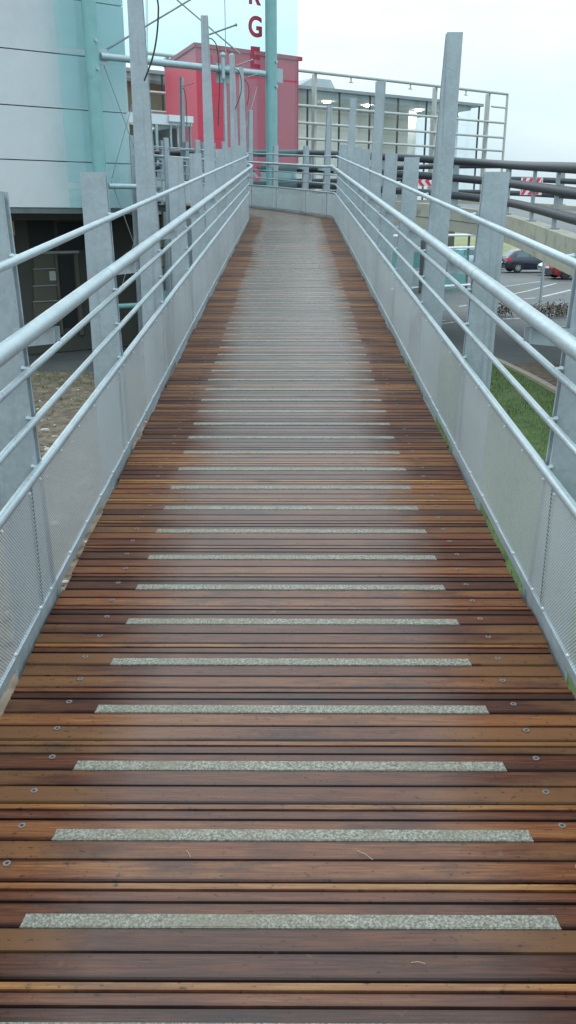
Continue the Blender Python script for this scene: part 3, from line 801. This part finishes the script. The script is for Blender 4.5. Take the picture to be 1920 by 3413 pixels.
def coping(p, q, z0, z1, w_=.06):
    d_ = (q - p); d_.z = 0; d_.normalize(); n_ = Vector((d_.y, -d_.x, 0)) * w_
    b_.hexa([up(p, z0) + n_, up(q, z1) + n_, up(q, z1) - n_, up(p, z0) - n_, up(p, z0 + .14) + n_, up(q, z1 + .14) + n_, up(q, z1 + .14) - n_, up(p, z0 + .14) - n_])
coping(A0, A1 + Vector((.12, .08, 0)), zpk + .004, zrr + .004); coping(A0 + (A0 - Bk).normalized() * .0, Bk, zpk + .008, zlf + .008)
b_.build('roof_trim', M['redtrim'], red)
b_ = MB()
for k in range(1, 5):
    z = zf + (zrr - zf) * k / 5
    RF.box(b_, .02, tR - .02, z - .008, z + .008, -.01, .003)
RF.box(b_, tR - .16, tR - .02, zf, zrr - .1, -.02, .012)
b_.build('panel_joint', M['redtrim'], red)

# ---- glass pavilion with external sun-screen rails (runs behind the red box)
PV = Plane(base_at(995, 45.0))
pav = thing('glass_pavilion', 'long glass-walled upper storey with outside horizontal rails and lit ceiling spots', 'building', PV.pt(0, 0))
tl, tr = PV.hit(412, 300)[0], PV.hit(1592, 450)[0]
zr = PV.hit(1300, 318)[1]; zfl = CAMZ + .55
mull_px = [1025, 1130, 1231, 1324, 1418, 1592]
tms = [PV.hit(p, 450)[0] for p in mull_px]; stp = (tms[4] - tms[0]) / 4
tms = [tms[0] - stp * k for k in range(5, 0, -1) if tms[0] - stp * k > tl] + tms[:5] + [tms[4] + stp, tr]
tms = sorted(set(round(x, 2) for x in tms)); tms = [tl] + tms
for a, bb in zip(tms[:-1], tms[1:]):
    if bb - a < .3: continue
    b_ = MB(); PV.box(b_, a + .03, bb - .03, zfl, zr - .1, -.02, 0); w = b_.build('window', M['pglass'], pav)
    b_ = MB(); PV.box(b_, bb - .028, bb + .028, zfl, zr - .1, -.06, .03); b_.build('mullion', M['mull'], w)
b_ = MB(); PV.box(b_, tl, tr + .25, zr - .1, zr + .04, -9, .08); b_.build('roof', M['grey_wall'], pav)
b_ = MB(); PV.box(b_, tl, tr - .4, zr - .30, zr - .11, -8.8, -.25); b_.build('ceiling', M['ceil'], pav)
b_ = MB(); PV.box(b_, tl, tr - 1.5, zfl, zr - .31, -4.6, -4.4); PV.box(b_, tr - 3.2, tr - 2.6, zfl, zr - .31, -4.3, -2.2); PV.box(b_, tr - 1.2, tr - .9, zfl, zr - .31, -2.6, -1.0); PV.box(b_, tr - .5, tr - .35, zfl, zr - .31, -1.6, -1.2); b_.build('interior_wall', M['intwall'], pav)
b_ = MB(); PV.box(b_, tl, tr, zfl - .5, zfl - .003, -9, .05); b_.build('floor_slab', M['concrete'], pav)
for px, py in ((1089, 338), (1225, 350), (1395, 366), (960, 330), (1520, 380)):
    r = ray(px, py); k = (zr - .305 - CAMZ) / r.z; q = C0 + r * k
    t_ = (Vector((q.x, q.y)) - PV.O).dot(PV.u); o_ = (Vector((q.x, q.y)) - PV.O).dot(PV.n)
    o_ = max(-4.0, min(-.8, o_)); q = PV.pt(t_, zr - .31, o_)
    b_ = MB(); b_.tube([q - Vector((0, 0, .05)), q], .17, 20); b_.build('ceiling_light', M['lamp'], pav)
b_ = MB()
for (px, py) in ((1202, 430),):
    t_, z_ = PV.hit(px, py, -4.38); b_.tube([PV.pt(t_, z_, -4.38), PV.pt(t_, z_, -4.33)], .16, 16)
b_.build('wall_clock', M['white'], pav)
# rails outside
RO = .9
zr_top = PV.hit(1300, 269, RO)[1]
tE2 = PV.hit(1684, 420, RO)[0]
b_ = MB(); b_.tube([PV.pt(tl, zr_top, RO), PV.pt(tE2, zr_top, RO)], .075, 10); b_.build('sunscreen_rail', M['screenrail'], pav, 50)
for py in (377, 431, 480):
    z = PV.hit(1300, py, RO)[1]; b_ = MB(); b_.tube([PV.pt(tl, z, RO), PV.pt(tE2, z, RO)], .06, 10); b_.build('sunscreen_rail', M['screenrail'], pav, 50)
z = PV.hit(1640, 355, RO)[1]
b_ = MB(); b_.tube([PV.pt(tr, z, RO), PV.pt(tE2, z, RO)], .05, 8); b_.tube([PV.pt(tE2, zr_top, RO), PV.pt(tE2, zfl - .6, RO)], .07, 10); b_.build('sunscreen_end', M['screenrail'], pav, 50)
for i, t_ in enumerate(tms):
    if i % 2 == 1 or t_ > tr - .1:
        b_ = MB(); PV.box(b_, t_ - .16, t_ - .04, zfl, zr_top - .05, RO - .35, RO - .1); b_.build('standard', M['screenrail'], pav)
    else:
        b_ = MB(); PV.box(b_, t_ - .03, t_ + .03, zr + .25, zr_top, RO - .05, RO); PV.box(b_, t_ - .12, t_ + .12, zr + .22, zr + .26, RO - .05, RO); b_.build('bracket', M['screenrail'], pav)
t0_, t1_, z0_, z1_ = PV.rect(985, 262, 1100, 300, -2.5)
b_ = MB()
b_.hexa([PV.pt(t0_ - .6, zr + .12, -2), PV.pt(t1_ + .15, zr + .12, -2), PV.pt(t1_ + .15, zr + .12, -4.5), PV.pt(t0_ - .6, zr + .12, -4.5), PV.pt(t0_ + .9, z1_, -2.3), PV.pt(t1_ - .1, z1_, -2.3), PV.pt(t1_ - .1, z1_, -4.2), PV.pt(t0_ + .9, z1_, -4.2)])
b_.build('roof_unit', M['grey_wall'], pav)
# warm upper room left of the red box and dark header
t0_, t1_, z0_, z1_ = PV.rect(400, 268, 560, 372, -1.2)
b_ = MB(); PV.box(b_, t0_, t1_ + 1.2, z0_, z1_, -1.4, -1.2); b_.build('warm_room_wall', M['warm'], pav)
t0_, t1_, z0_, z1_ = PV.rect(400, 240, 560, 268, -.6)
b_ = MB(); PV.box(b_, t0_, t1_ + 1, z0_, z1_, -.8, -.6); b_.build('header_beam', M['redtrim'], pav)
# lower storey: white frame with turquoise panes, seen below the road
c6 = lambda x, y: (1280 + .4417 * x, 500 + .4417 * y)
PL = Plane(base_at(1500, 44.0))
def prect(x0, y0, x1, y1): 
    a = c6(x0, y0); b = c6(x1, y1); return PL.rect(a[0], a[1], b[0], b[1])
low = thing('glazed_stair_lobby', 'white framed lobby with turquoise glass panels under the road ramp', 'glass lobby', PL.pt(0, 0))
ta, tb = prect(-40, 600, 635, 1110)[:2]
b_ = MB(); PL.box(b_, ta, tb + 1.5, -.0, CAMZ + .2, -3.2, -3.0); b_.build('back_wall', M['grey_wall'], low)
for (x0, x1, y0, y1, mt) in ((432, 612, 1040, 1112, 'tealpane'), (436, 618, 930, 1030, 'tealpane'), (440, 636, 752, 915, 'tealpane'), (205, 285, 770, 890, 'tealpane'), (40, 95, 770, 890, 'tealpane'), (300, 430, 930, 1110, 'tealpane'), (300, 436, 752, 915, 'tealpane')):
    r_ = prect(x0, y0, x1, y1); b_ = MB(); PL.box(b_, r_[0], r_[1], max(0.02, r_[2]), r_[3], -.02, .02); b_.build('glass_panel', M[mt], low)
for y in (645, 742, 922, 1034):
    r_ = prect(-40, y, 690, y + 9); b_ = MB(); b_.tube([PL.pt(r_[0], r_[3], .06), PL.pt(r_[1], r_[3], .06)], .06, 8); b_.build('rail', M['white'], low, 50)
for x in (200, 290, 437, 630):
    r_ = prect(x, 600, x + 12, 1115); b_ = MB(); PL.box(b_, r_[0], r_[1], 0, r_[3], -.08, -.03); b_.build('frame_post', M['mull'] if x == 630 else M['white'], low)
r_ = prect(565, 590, 640, 745); b_ = MB(); PL.box(b_, r_[0], r_[1], r_[2], r_[3], -1.2, -1.0); b_.build('dark_window', M['dark_panel'], low)
r_ = prect(240, 680, 272, 900); b_ = MB(); PL.box(b_, r_[0], r_[1], 0, r_[3], .3, .6); b_.build('dark_column', M['seal'], low)

# ---- entrance porch at the top of the ramp
PP = Plane(base_at(560, 31.5))
porch = thing('entrance_porch', 'glazed entrance porch with white fascia at the top of the footbridge', 'porch', PP.pt(0, CAMZ + .74))
cz = lambda x, y: (400 + .2484 * x, 250 + .2484 * y)
def pbox(name, x0, y0, x1, y1, mat, o0, o1, parent=None):
    a = cz(x0, y0); b = cz(x1, y1); r_ = PP.rect(a[0], a[1], b[0], b[1]); b_ = MB(); PP.box(b_, *r_, o0, o1); return b_.build(name, M[mat], parent or porch)
pbox('fascia', 60, 525, 965, 660, 'white', -3, .0)
pbox('fascia_box', 642, 548, 962, 635, 'white', .0, .12)
pbox('parapet', 200, 490, 662, 524, 'greyband', -.6, -.3)
zb_ = CAMZ + .74
def pcol(x0, x1, y0, mat, o0, o1, name, parent=None):
    a = cz(x0, y0); b = cz(x1, 1300); r_ = PP.rect(a[0], a[1], b[0], b[1]); b_ = MB(); PP.box(b_, r_[0], r_[1], zb_, r_[3], o0, o1); return b_.build(name, M[mat], parent or porch)
pcol(60, 960, 664, 'intred', -3.0, -2.8, 'back_wall')
pcol(440, 620, 664, 'dark_wall', -2.7, -2.2, 'inner_screen')
pcol(862, 950, 690, 'black', -2.6, -1.0, 'dark_lobby')
for x0, x1 in ((430, 690), (704, 790), (800, 950)): pcol(x0, x1, 668, 'dglass', -.05, -.03, 'glass_pane')
for x0, x1, mt in ((690, 704, 'tube'), (950, 966, 'grey_wall'), (488, 520, 'tube'), (790, 800, 'tube')): pcol(x0, x1, 662, mt, -.08, .0, 'frame')
a = cz(455, 760); b = cz(620, 770)
for yy in (920, 1000, 1110, 1180):
    pbox('lamp', 452, yy, 488, yy + 50, 'lampy', -1.2, -1.15)
pbox('ceiling_lamp', 430, 755, 620, 768, 'lamp', -1.6, -1.5)
pcol(60, 430, 664, 'dark_panel', -.3, -.1, 'side_wall')
# bench-like dark furniture seen between the rails
b_ = MB()
for (x0, y0, x1, y1) in ((575, 1190, 660, 1262), (600, 1290, 630, 1340), (575, 1275, 640, 1295), (870, 1110, 940, 1190), (880, 1215, 955, 1300)):
    a = cz(x0, y0); b = cz(x1, y1); r_ = PP.rect(a[0], a[1], b[0], b[1], 1.2); PP.box(b_, *r_, .9, 1.3)
o = b_.build('bench', M['trimblk']); tag(o, 'dark bench standing on the terrace before the entrance porch', 'bench')
# ground-floor wall in yellow and brown panels under the terrace
PG = Plane(base_at(560, 29.6))
low2 = thing('panelled_ground_floor', 'ground floor wall of yellow and brown panels under the entrance terrace', 'building', PG.pt(0, 0))
g0, g1 = PG.hit(430, 850)[0], PG.hit(830, 850)[0]
b_ = MB(); PG.box(b_, g0, g1, 0, CAMZ + .40, -.5, -.1); b_.build('wall', M['black'], low2)
c3 = lambda x, y: (500 + .2484 * x, 550 + .2484 * y)
for (x0, y0, x1, y1, mt) in ((130, 690, 270, 760, 'brown'), (130, 765, 275, 870, 'brown'), (150, 1000, 278, 1100, 'yellow'), (170, 1180, 290, 1360, 'yellow'), (190, 1390, 300, 1560, 'yellow'), (-150, 690, 60, 860, 'brown'), (-150, 1000, 60, 1360, 'yellow')):
    a = c3(x0, y0); b = c3(x1, y1); r_ = PG.rect(a[0], a[1], b[0], b[1]); b_ = MB(); PG.box(b_, r_[0], r_[1], r_[2], r_[3], -.1, -.03); b_.build('panel', M[mt], low2)

# ------------------------------------------------------------------ ground
def grid(name, x0, x1, y0, y1, nx, ny, zf_, mat, kind, smooth=None):
    b_ = MB(); vs = [(x0 + (x1 - x0) * i / nx, y0 + (y1 - y0) * j / ny, 0) for j in range(ny + 1) for i in range(nx + 1)]
    vs = [(x, y, zf_(x, y)) for x, y, _ in vs]
    b_.add(vs, [(j * (nx + 1) + i, j * (nx + 1) + i + 1, (j + 1) * (nx + 1) + i + 1, (j + 1) * (nx + 1) + i) for j in range(ny) for i in range(nx)])
    o = b_.build(name, mat, None, smooth); o['kind'] = kind; return o
g = MB(); g.add([(-1500, -600, -.02), (1500, -600, -.02), (1500, 2500, -.02), (-1500, 2500, -.02)], [(0, 1, 2, 3)]); o = g.build('ground', M['asphalt']); o['kind'] = 'structure'
from mathutils import noise as NZ
def dz_(x, y): 
    e = min(1, max(0, min(x + 16, 2.2 - x, y + 8, 19.8 - y) / .6))
    return e * (.05 + .07 * NZ.fractal(Vector((x * .9, y * .9, 0)), 1, 2, 5) + .035 * NZ.noise(Vector((x * 5, y * 5, 3)))) - .012
grid('dirt_ground', -16, 2.2, -8, 19.8, 110, 170, dz_, M['dirt'], 'structure', 60)
b_ = MB()
for i in range(1500):
    x = random.uniform(-9, -.9); y = random.uniform(5, 19); r = random.uniform(.008, .03) * (2 if random.random() < .06 else 1)
    b_.ball((x, y, dz_(x, y) + r * .2), r, 0 if random.random() < .35 else 1, 6, (random.uniform(.7, 1.5), random.uniform(.7, 1.5), .6))
o = b_.build('stones', [M['stone'], M['dirt']]); o['kind'] = 'stuff'
def lawn_edge(y):                                # kerb line on the car-park side
    return 5.35 - .02 * (y - 10) if y < 17 else 5.2 - .032 * (y - 17) ** 1.6
YL = 21.8
b_ = MB(); n_ = 60; vs = []
for j in range(n_ + 1):
    y = -6 + (YL + 6) * j / n_
    for i in range(9):
        x = 1.0 + (lawn_edge(max(y, 5)) - 1.0) * i / 8; vs.append((x, y, .06 + .03 * NZ.noise(Vector((x, y, 0)))))
b_.add(vs, [(j * 9 + i, j * 9 + i + 1, (j + 1) * 9 + i + 1, (j + 1) * 9 + i) for j in range(n_) for i in range(8)])
o = b_.build('lawn', M['lawn'], None, 60); o['kind'] = 'structure'
b_ = MB()
def blades(n, fx, fy, zz):
    for i in range(n):
        y = fy(); x = fx(y)
        if x is None: continue
        h = random.uniform(.035, .085); a = random.uniform(0, 6.28); w = .006; dx, dy = math.cos(a), math.sin(a); lean = random.uniform(-.03, .03)
        z = zz(x, y)
        b_.add([(x - dx * w, y - dy * w, z), (x + dx * w, y + dy * w, z), (x - dy * lean, y + dx * lean, z + h)], [(0, 1, 2)])
blades(26000, lambda y: random.uniform(1.0, lawn_edge(max(y, 5)) - .05), lambda: 4 + 17.6 * random.random() ** .8, lambda x, y: .05)
blades(2600, lambda y: random.uniform(-7, -3.2), lambda: random.choice((random.gauss(18.6, .5), random.uniform(15, 19.5))), lambda x, y: dz_(x, y) - .01)
o = b_.build('grass', M['blade']); o['kind'] = 'stuff'
b_ = MB()
for j in range(40):
    ya, yb = 4 + 17.6 * j / 40, 4 + 17.6 * (j + 1) / 40
    p = [(lawn_edge(ya), ya), (lawn_edge(ya) + .16, ya), (lawn_edge(yb) + .16, yb), (lawn_edge(yb), yb)]
    b_.hexa([(x, y, -.02) for x, y in p] + [(x, y, .11) for x, y in p])
o = b_.build('kerb', M['kerb']); o['kind'] = 'structure'
# bare soil patch beyond the kerb
b_ = MB(); pts = [on_z(1280 + .4417 * x, 1000 + .4417 * y) for x, y in ((860, 500), (1280, 700), (1500, 690), (1500, 500), (1100, 470))]
b_.add([(p.x, p.y, .004) for p in pts], [tuple(range(5))]); o = b_.build('soil_patch', M['dirt']); o['kind'] = 'structure'
# painted bay lines
def gl(x0, y0, x1, y1, mat, w=.07, z=.002):
    a, b = on_z(*c6(x0, y0)), on_z(*c6(x1, y1)); d = (b - a); d.z = 0; d.normalize(); n_ = Vector((-d.y, d.x, 0)) * w
    return [a + n_, a - n_, b - n_, b + n_]
b_ = MB()
for (x0, y0, x1, y1, mi, w) in ((890, 1030, 1180, 990, 0, .07), (980, 1082, 1090, 1060, 1, .09), (1090, 1060, 1300, 1003, 0, .07), (1060, 1120, 1140, 1114, 0, .10), (1190, 1105, 1449, 1045, 0, .09),
    (900, 932, 1240, 936, 0, .06), (565, 1178, 625, 1168, 0, .08), (430, 1200, 468, 1198, 0, .08), (420, 1310, 560, 1290, 0, .09), (430, 1285, 460, 1282, 0, .08), (900, 1272, 1030, 1266, 0, .10), (1200, 925, 1500, 950, 0, .07)):
    q = gl(x0, y0, x1, y1, mi, w); b_.add([(p.x, p.y, -.014) for p in q], [(0, 1, 2, 3)], mi)
o = b_.build('road_marking', [M['mark'], M['marky']]); o['kind'] = 'structure'
for m_ in (): pass
def bz(x, y): return max(-.4, min(1.55, (y - 76) * .13)) + .25 * NZ.noise(Vector((x * .06, y * .06, 1)))
grid('grass_bank', -40, 160, 72, 130, 80, 30, bz, M['bank'], 'structure', 60)

# thin grey post in the car park
p = on_z(*c6(1180, 1135)); pt_ = at_d(*c6(1202, 815), p.y)
b_ = MB(); b_.tube([(p.x, p.y, 0), (p.x, p.y, pt_.z)], .06, 12); b_.tube([(p.x, p.y, 0), (p.x, p.y, .05)], .11, 12); b_.ball((p.x, p.y, pt_.z), .06, 0, 10)
tag(b_.build('metal_post', M['post'], None, 40), 'slim grey metal post in the car park before the dark hatchback', 'post')

# low shrubs by the car park
def shrub(px, py, wpx, hpx, label, seed):
    rnd = random.Random(seed); p = on_z(px, py); D = p.y * math.cos(PITCH) + CAMZ * math.sin(PITCH); w = wpx / F * D; h = hpx / F * D
    root = thing('shrub', label, 'shrub', (p.x, p.y, 0), 'low shrubs beside the car park')
    tb_ = MB(); fb = MB()
    for i in range(int(15 * w)):
        x, y = p.x + rnd.uniform(-.45, .45) * w, p.y + rnd.uniform(-.5, .5); hh = h * rnd.uniform(.5, 1.05) * (1 - .5 * abs(x - p.x) / w)
        tip = Vector((x + rnd.uniform(-.25, .25), y + rnd.uniform(-.2, .2), hh)); base = Vector((x, y, 0))
        tb_.tube([base, base.lerp(tip, .5) + Vector((rnd.uniform(-.05, .05), 0, 0)), tip], [.012, .009, .004], 4)
        for k in range(24):
            q = base.lerp(tip, rnd.uniform(.25, 1.0)) + Vector((rnd.gauss(0, .10), rnd.gauss(0, .10), rnd.gauss(0, .07)))
            q.z = max(.02, q.z); a = Vector((rnd.gauss(0, 1), rnd.gauss(0, 1), rnd.gauss(0, 1))).normalized() * .055; c = Vector((rnd.gauss(0, 1), rnd.gauss(0, 1), rnd.gauss(0, 1))).normalized() * .03
            fb.add([q - a, q + c, q + a, q - c], [(0, 1, 2, 3)], 1 if rnd.random() < .35 else 0)
    tb_.build('stem', M['bark'], root); fb.build('foliage', [M['leafg'], M['leafr']], root)
shrub(*c6(930, 1255), 62, 52, 'low grey-green shrub nearest the short right post', 1)
shrub(*c6(1075, 1235), 55, 42, 'small sparse shrub between the larger low shrubs', 2)
shrub(*c6(1250, 1255), 110, 50, 'reddish low shrub, widest of the row by the car park', 3)
shrub(*c6(1400, 1250), 70, 55, 'low shrub farthest along the row, beside the nearest right post', 4)

# ------------------------------------------------------------------ cars
def loft(mb, secs, mi=0, cap=True):
    n = len(secs[0]); b = len(mb.v)
    for s_ in secs: mb.v += [tuple(v) for v in s_]
    for i in range(len(secs) - 1):
        for k in range(n):
            k2 = (k + 1) % n; mb.f.append((b + i * n + k, b + i * n + k2, b + (i + 1) * n + k2, b + (i + 1) * n + k)); mb.m.append(mi)
    if cap:
        mb.f.append(tuple(b + k for k in range(n - 1, -1, -1))); mb.m.append(mi)
        mb.f.append(tuple(b + (len(secs) - 1) * n + k for k in range(n))); mb.m.append(mi)
def car(label, paint, loc, rz, L=4.2, H=1.48, W=1.76, pickup=False, rim='rim'):
    root = thing('parked_car', label, 'car', (0, 0, 0), 'cars parked behind the ramp')
    hw = W / 2; y0, y1 = -L / 2, L / 2     # +y is the nose
    # lower body
    st = [(-.5, .42, .62, .80), (-.475, .26, .90, .93), (-.40, .20, .97, 1.0), (-.2, .18, .97, 1.0), (.1, .18, .95, 1.0), (.27, .18, .93, .99), (.40, .20, .84, .96), (.47, .26, .74, .88), (.5, .40, .60, .74)]
    secs = []
    for (f, zb__, zt__, wf) in st:
        w = hw * wf; y = f * L; zt2 = zt__ * H / 1.48
        secs.append([(-w * .9, y, zb__), (-w, y, zb__ + .18), (-w, y, zt2 - .16), (-w * .93, y, zt2 - .02), (-w * .6, y, zt2 + .01), (w * .6, y, zt2 + .01), (w * .93, y, zt2 - .02), (w, y, zt2 - .16), (w, y, zb__ + .18), (w * .9, y, zb__)])
    b_ = MB(); loft(b_, secs)
    # greenhouse
    gs = [(-.47, .93, .94, .86), (-.36, .93, 1.36, .80), (-.25, .93, 1.46, .77), (-.05, .93, 1.48, .77), (.08, .93, 1.42, .77), (.27, .90, .95, .80)]
    if pickup: gs = [(-.47, .93, .95, .90), (-.44, .93, 1.60, .82), (-.2, .93, 1.66, .80), (.05, .93, 1.60, .80), (.24, .90, .95, .82)]
    secs = []
    for (f, zb__, zt__, wf) in gs:
        w = hw * wf; y = f * L; k_ = H / 1.48; wb = hw * .93
        secs.append([(-wb, y, (zb__ - .1) * k_), (-(w * .5 + wb * .5), y, (zb__ * .5 + zt__ * .5) * k_), (-w, y, (zt__ - .05) * k_), (-w * .85, y, zt__ * k_), (w * .85, y, zt__ * k_), (w, y, (zt__ - .05) * k_), ((w * .5 + wb * .5), y, (zb__ * .5 + zt__ * .5) * k_), (wb, y, (zb__ - .1) * k_)])
    loft(b_, secs)
    body = b_.build('body', paint, root, 35)
    k_ = H / 1.48
    for sx in (-1, 1):      # side windows, sitting just proud of the body
        for ya, yb, t0, t1 in ((-.34, -.13, -.30, -.13), (-.115, .14, -.115, .06)):
            z0, z1 = .97 * k_, 1.35 * k_ * (1.1 if pickup else 1)
            xa, xb = hw * .925, hw * .83
            b_ = MB(); b_.add([(sx * xa, ya * L, z0), (sx * xa, yb * L, z0), (sx * xb, t1 * L, z1), (sx * xb, t0 * L, z1), (sx * (xa - .06), ya * L, z0), (sx * (xa - .06), yb * L, z0), (sx * (xb - .06), t1 * L, z1), (sx * (xb - .06), t0 * L, z1)], [(0, 1, 2, 3), (7, 6, 5, 4), (0, 4, 5, 1), (1, 5, 6, 2), (2, 6, 7, 3), (3, 7, 4, 0)])
            b_.build('side_window', M['carglass'], root)
    def slab(name, pts, nrm, m, th=.02):
        nrm = Vector(nrm).normalized() * th; P = [Vector(p) for p in pts]
        b_ = MB(); b_.add([p + nrm for p in P] + [p - nrm * 2 for p in P], [(0, 1, 2, 3), (7, 6, 5, 4), (0, 4, 5, 1), (1, 5, 6, 2), (2, 6, 7, 3), (3, 7, 4, 0)]); return b_.build(name, m, root)
    if pickup: slab('rear_window', [(-hw * .7, -.465 * L, 1.05 * k_), (hw * .7, -.465 * L, 1.05 * k_), (hw * .65, -.445 * L, 1.5 * k_), (-hw * .65, -.445 * L, 1.5 * k_)], (0, -1, .1), M['carglass'])
    else: slab('rear_window', [(-hw * .74, -.452 * L, 1.0 * k_), (hw * .74, -.452 * L, 1.0 * k_), (hw * .66, -.372 * L, 1.31 * k_), (-hw * .66, -.372 * L, 1.31 * k_)], (0, -1, .8), M['carglass'])
    slab('windscreen', [(-hw * .76, .255 * L, .98 * k_), (hw * .76, .255 * L, .98 * k_), (hw * .66, .095 * L, 1.38 * k_), (-hw * .66, .095 * L, 1.38 * k_)], (0, 1, 1.2), M['carglass'])
    slab('rear_bumper', [(-hw * .82, -.493 * L, .28), (hw * .82, -.493 * L, .28), (hw * .84, -.492 * L, .52), (-hw * .84, -.492 * L, .52)], (0, -1, 0), M['trimblk'] if paint is not M['carwhite'] else paint, .05)
    slab('number_plate', [(-.26, -.515 * L, .60), (.26, -.515 * L, .60), (.26, -.51 * L, .71), (-.26, -.51 * L, .71)], (0, -1, 0), M['plate'], .01)
    for sx in (-1, 1):
        slab('tail_light', [(sx * hw * .52, -.486 * L, .74 * k_), (sx * hw * .90, -.474 * L, .74 * k_), (sx * hw * .88, -.468 * L, .93 * k_), (sx * hw * .55, -.478 * L, .93 * k_)], (sx * .3, -1, 0), M['tail'], .03)
        slab('tail_light', [(sx * hw * .955, -.475 * L, .74 * k_), (sx * hw * .985, -.42 * L, .76 * k_), (sx * hw * .975, -.42 * L, .90 * k_), (sx * hw * .925, -.47 * L, .93 * k_)], (sx, -.3, 0), M['tail'], .02)
        slab('headlight', [(sx * hw * .5, .486 * L, .60 * k_), (sx * hw * .86, .47 * L, .60 * k_), (sx * hw * .86, .45 * L, .74 * k_), (sx * hw * .5, .465 * L, .72 * k_)], (0, 1, .3), M['swhite'], .02)
        slab('wing_mirror', [(sx * hw * .98, .13 * L, .98 * k_), (sx * hw * 1.13, .13 * L, 1.0 * k_), (sx * hw * 1.13, .13 * L, 1.12 * k_), (sx * hw * .98, .13 * L, 1.1 * k_)], (0, 1, 0), M['trimblk'], .03)
        for f in (-.305, .315):
            c = Vector((sx * (hw - .09), f * L, .315)); b_ = MB()
            ax = Vector((sx, 0, 0)); rr = .315
            b_.tube([c - ax * .12, c + ax * .07, c + ax * .10], [rr, rr, rr * .93], 24); wh = b_.build('wheel', M['tyre'], root, 40)
            b_ = MB(); b_.tube([c + ax * .098, c + ax * .106], .205, 20); 
            rm = b_.build('rim', M['trimblk'], wh, 40); rm.name = 'rim_recess'
            b_ = MB(); b_.tube([c + ax * .105, c + ax * .116], .05, 10)
            for k in range(8):
                a = k * math.pi / 4; d = Vector((0, math.cos(a), math.sin(a))); e = Vector((0, -math.sin(a), math.cos(a))) * .022
                p0, p1 = c + d * .04 + ax * .107, c + d * .205 + ax * .107
                b_.hexa([p0 - e, p0 + e, p1 + e * 1.4, p1 - e * 1.4] + [v + ax * .012 for v in (p0 - e, p0 + e, p1 + e * 1.4, p1 - e * 1.4)])
            b_.build('rim', M[rim], wh)
            b_ = MB(); arc = [c + ax * (.085) + Vector((0, math.cos(t_) * .37, math.sin(t_) * .37)) for t_ in [math.pi * j / 10 for j in range(11)]]
            b_.tube(arc, .028, 6); b_.build('wheel_arch', M['trimblk'], root)
    root.location = loc; root.rotation_euler.z = rz
    return root
pc = on_z(*c6(1030, 932)); 
hd = R(-72)
def place(px, py, rz, ox=0, oy=0):
    p = on_z(px, py); return (p.x + ox, p.y + oy, 0)
car('dark hatchback parked with its red tail light towards the ramp', M['carblack'], place(1785, 909, 0, 0, .9), R(-85), 4.25, 1.5)
car('pale blue car partly hidden behind the short right post, beside the dark hatchback', M['carblue'], place(1625, 905, 0, 0, 3.4), R(-85), 4.0, 1.5)
car('red car cut by the photo edge, tail towards the white car', M['carred'], place(1944, 931, 0, 0, .9), R(-84), 3.9, 1.72, 1.8, True, 'trimblk')
car('white car facing the dark hatchback, mostly hidden by the red car', M['carwhite'], place(1908, 921, 0, .3, 1.2), R(93), 4.1, 1.4, 1.7)

# loose straws and crumbs on the deck
for (px, py, dx, dy) in ((622, 2835, .012, -.022), (1190, 2835, .036, -.030), (1370, 3208, .030, -.003)):
    r = ray(px, py); k = (Z0 - CAMZ + .003) / (r.z - GR * r.y); q = C0 + r * k
    b_ = MB(); b_.tube([q, q + Vector((dx * .5, dy * .5, .004)), q + Vector((dx, dy, dy * GR + .001))], .0006, 5)
    tag(b_.build('straw', M['straw']), 'thin dry straw lying on the wet deck boards', 'straw', 'straws on the deck')

# ------------------------------------------------------------------ light
wd = bpy.data.worlds.new('World'); sc.world = wd; wd.use_nodes = True
n, l = wd.node_tree.nodes, wd.node_tree.links
bg = n['Background']
sky = n.new('ShaderNodeTexSky'); sky.sky_type = 'NISHITA'; sky.sun_disc = False
SE, SR = R(38), R(-35)
sky.sun_elevation = SE; sky.sun_rotation = SR; sky.air_density = 1.0; sky.dust_density = 3.0; sky.ozone_density = 1.0
tc = n.new('ShaderNodeTexCoord'); mp = n.new('ShaderNodeMapping'); mp.inputs['Scale'].default_value = (1, 1, 3.2); l.new(tc.outputs['Generated'], mp.inputs[0])
cn = nd(n, 'ShaderNodeTexNoise', Scale=2.2, Detail=6.0, Roughness=.55); l.new(mp.outputs[0], cn.inputs['Vector'])
cr = ramp(n, [(.34, (7.0, 9.3, 10.4)), (.62, (9.3, 10.9, 11.5))]); l.new(cn.outputs[0], cr.inputs[0])
mx = mixc(n, l, sky.outputs[0], cr.outputs[0], .9)
sz = n.new('ShaderNodeSeparateXYZ'); l.new(tc.outputs['Generated'], sz.inputs[0])
zz = math_(n, l, 'MAXIMUM', sz.outputs[2], 0.0)
gz = math_(n, l, 'ADD', math_(n, l, 'MULTIPLY', zz, 2.1), .92)       # overcast sky: about three times brighter overhead than at the horizon
vm = n.new('ShaderNodeVectorMath'); vm.operation = 'SCALE'; l.new(mx, vm.inputs[0]); l.new(gz, vm.inputs['Scale'])
l.new(vm.outputs[0], bg.inputs[0]); bg.inputs[1].default_value = .09
sd_ = bpy.data.lights.new('sun', 'SUN'); sd_.energy = .5; sd_.angle = R(40); sd_.color = (1, .97, .93)
so = bpy.data.objects.new('sun', sd_); COL.objects.link(so)
az = SR
dirv = Vector((math.sin(az) * math.cos(SE), math.cos(az) * math.cos(SE), math.sin(SE)))
so.rotation_euler = dirv.to_track_quat('Z', 'Y').to_euler(); so.location = dirv * 50
sc.view_settings.view_transform = 'Standard'; sc.view_settings.look = 'None'; sc.view_settings.exposure = 0; sc.view_settings.gamma = 1
sc.cycles.max_bounces = 8; sc.cycles.transparent_max_bounces = 12
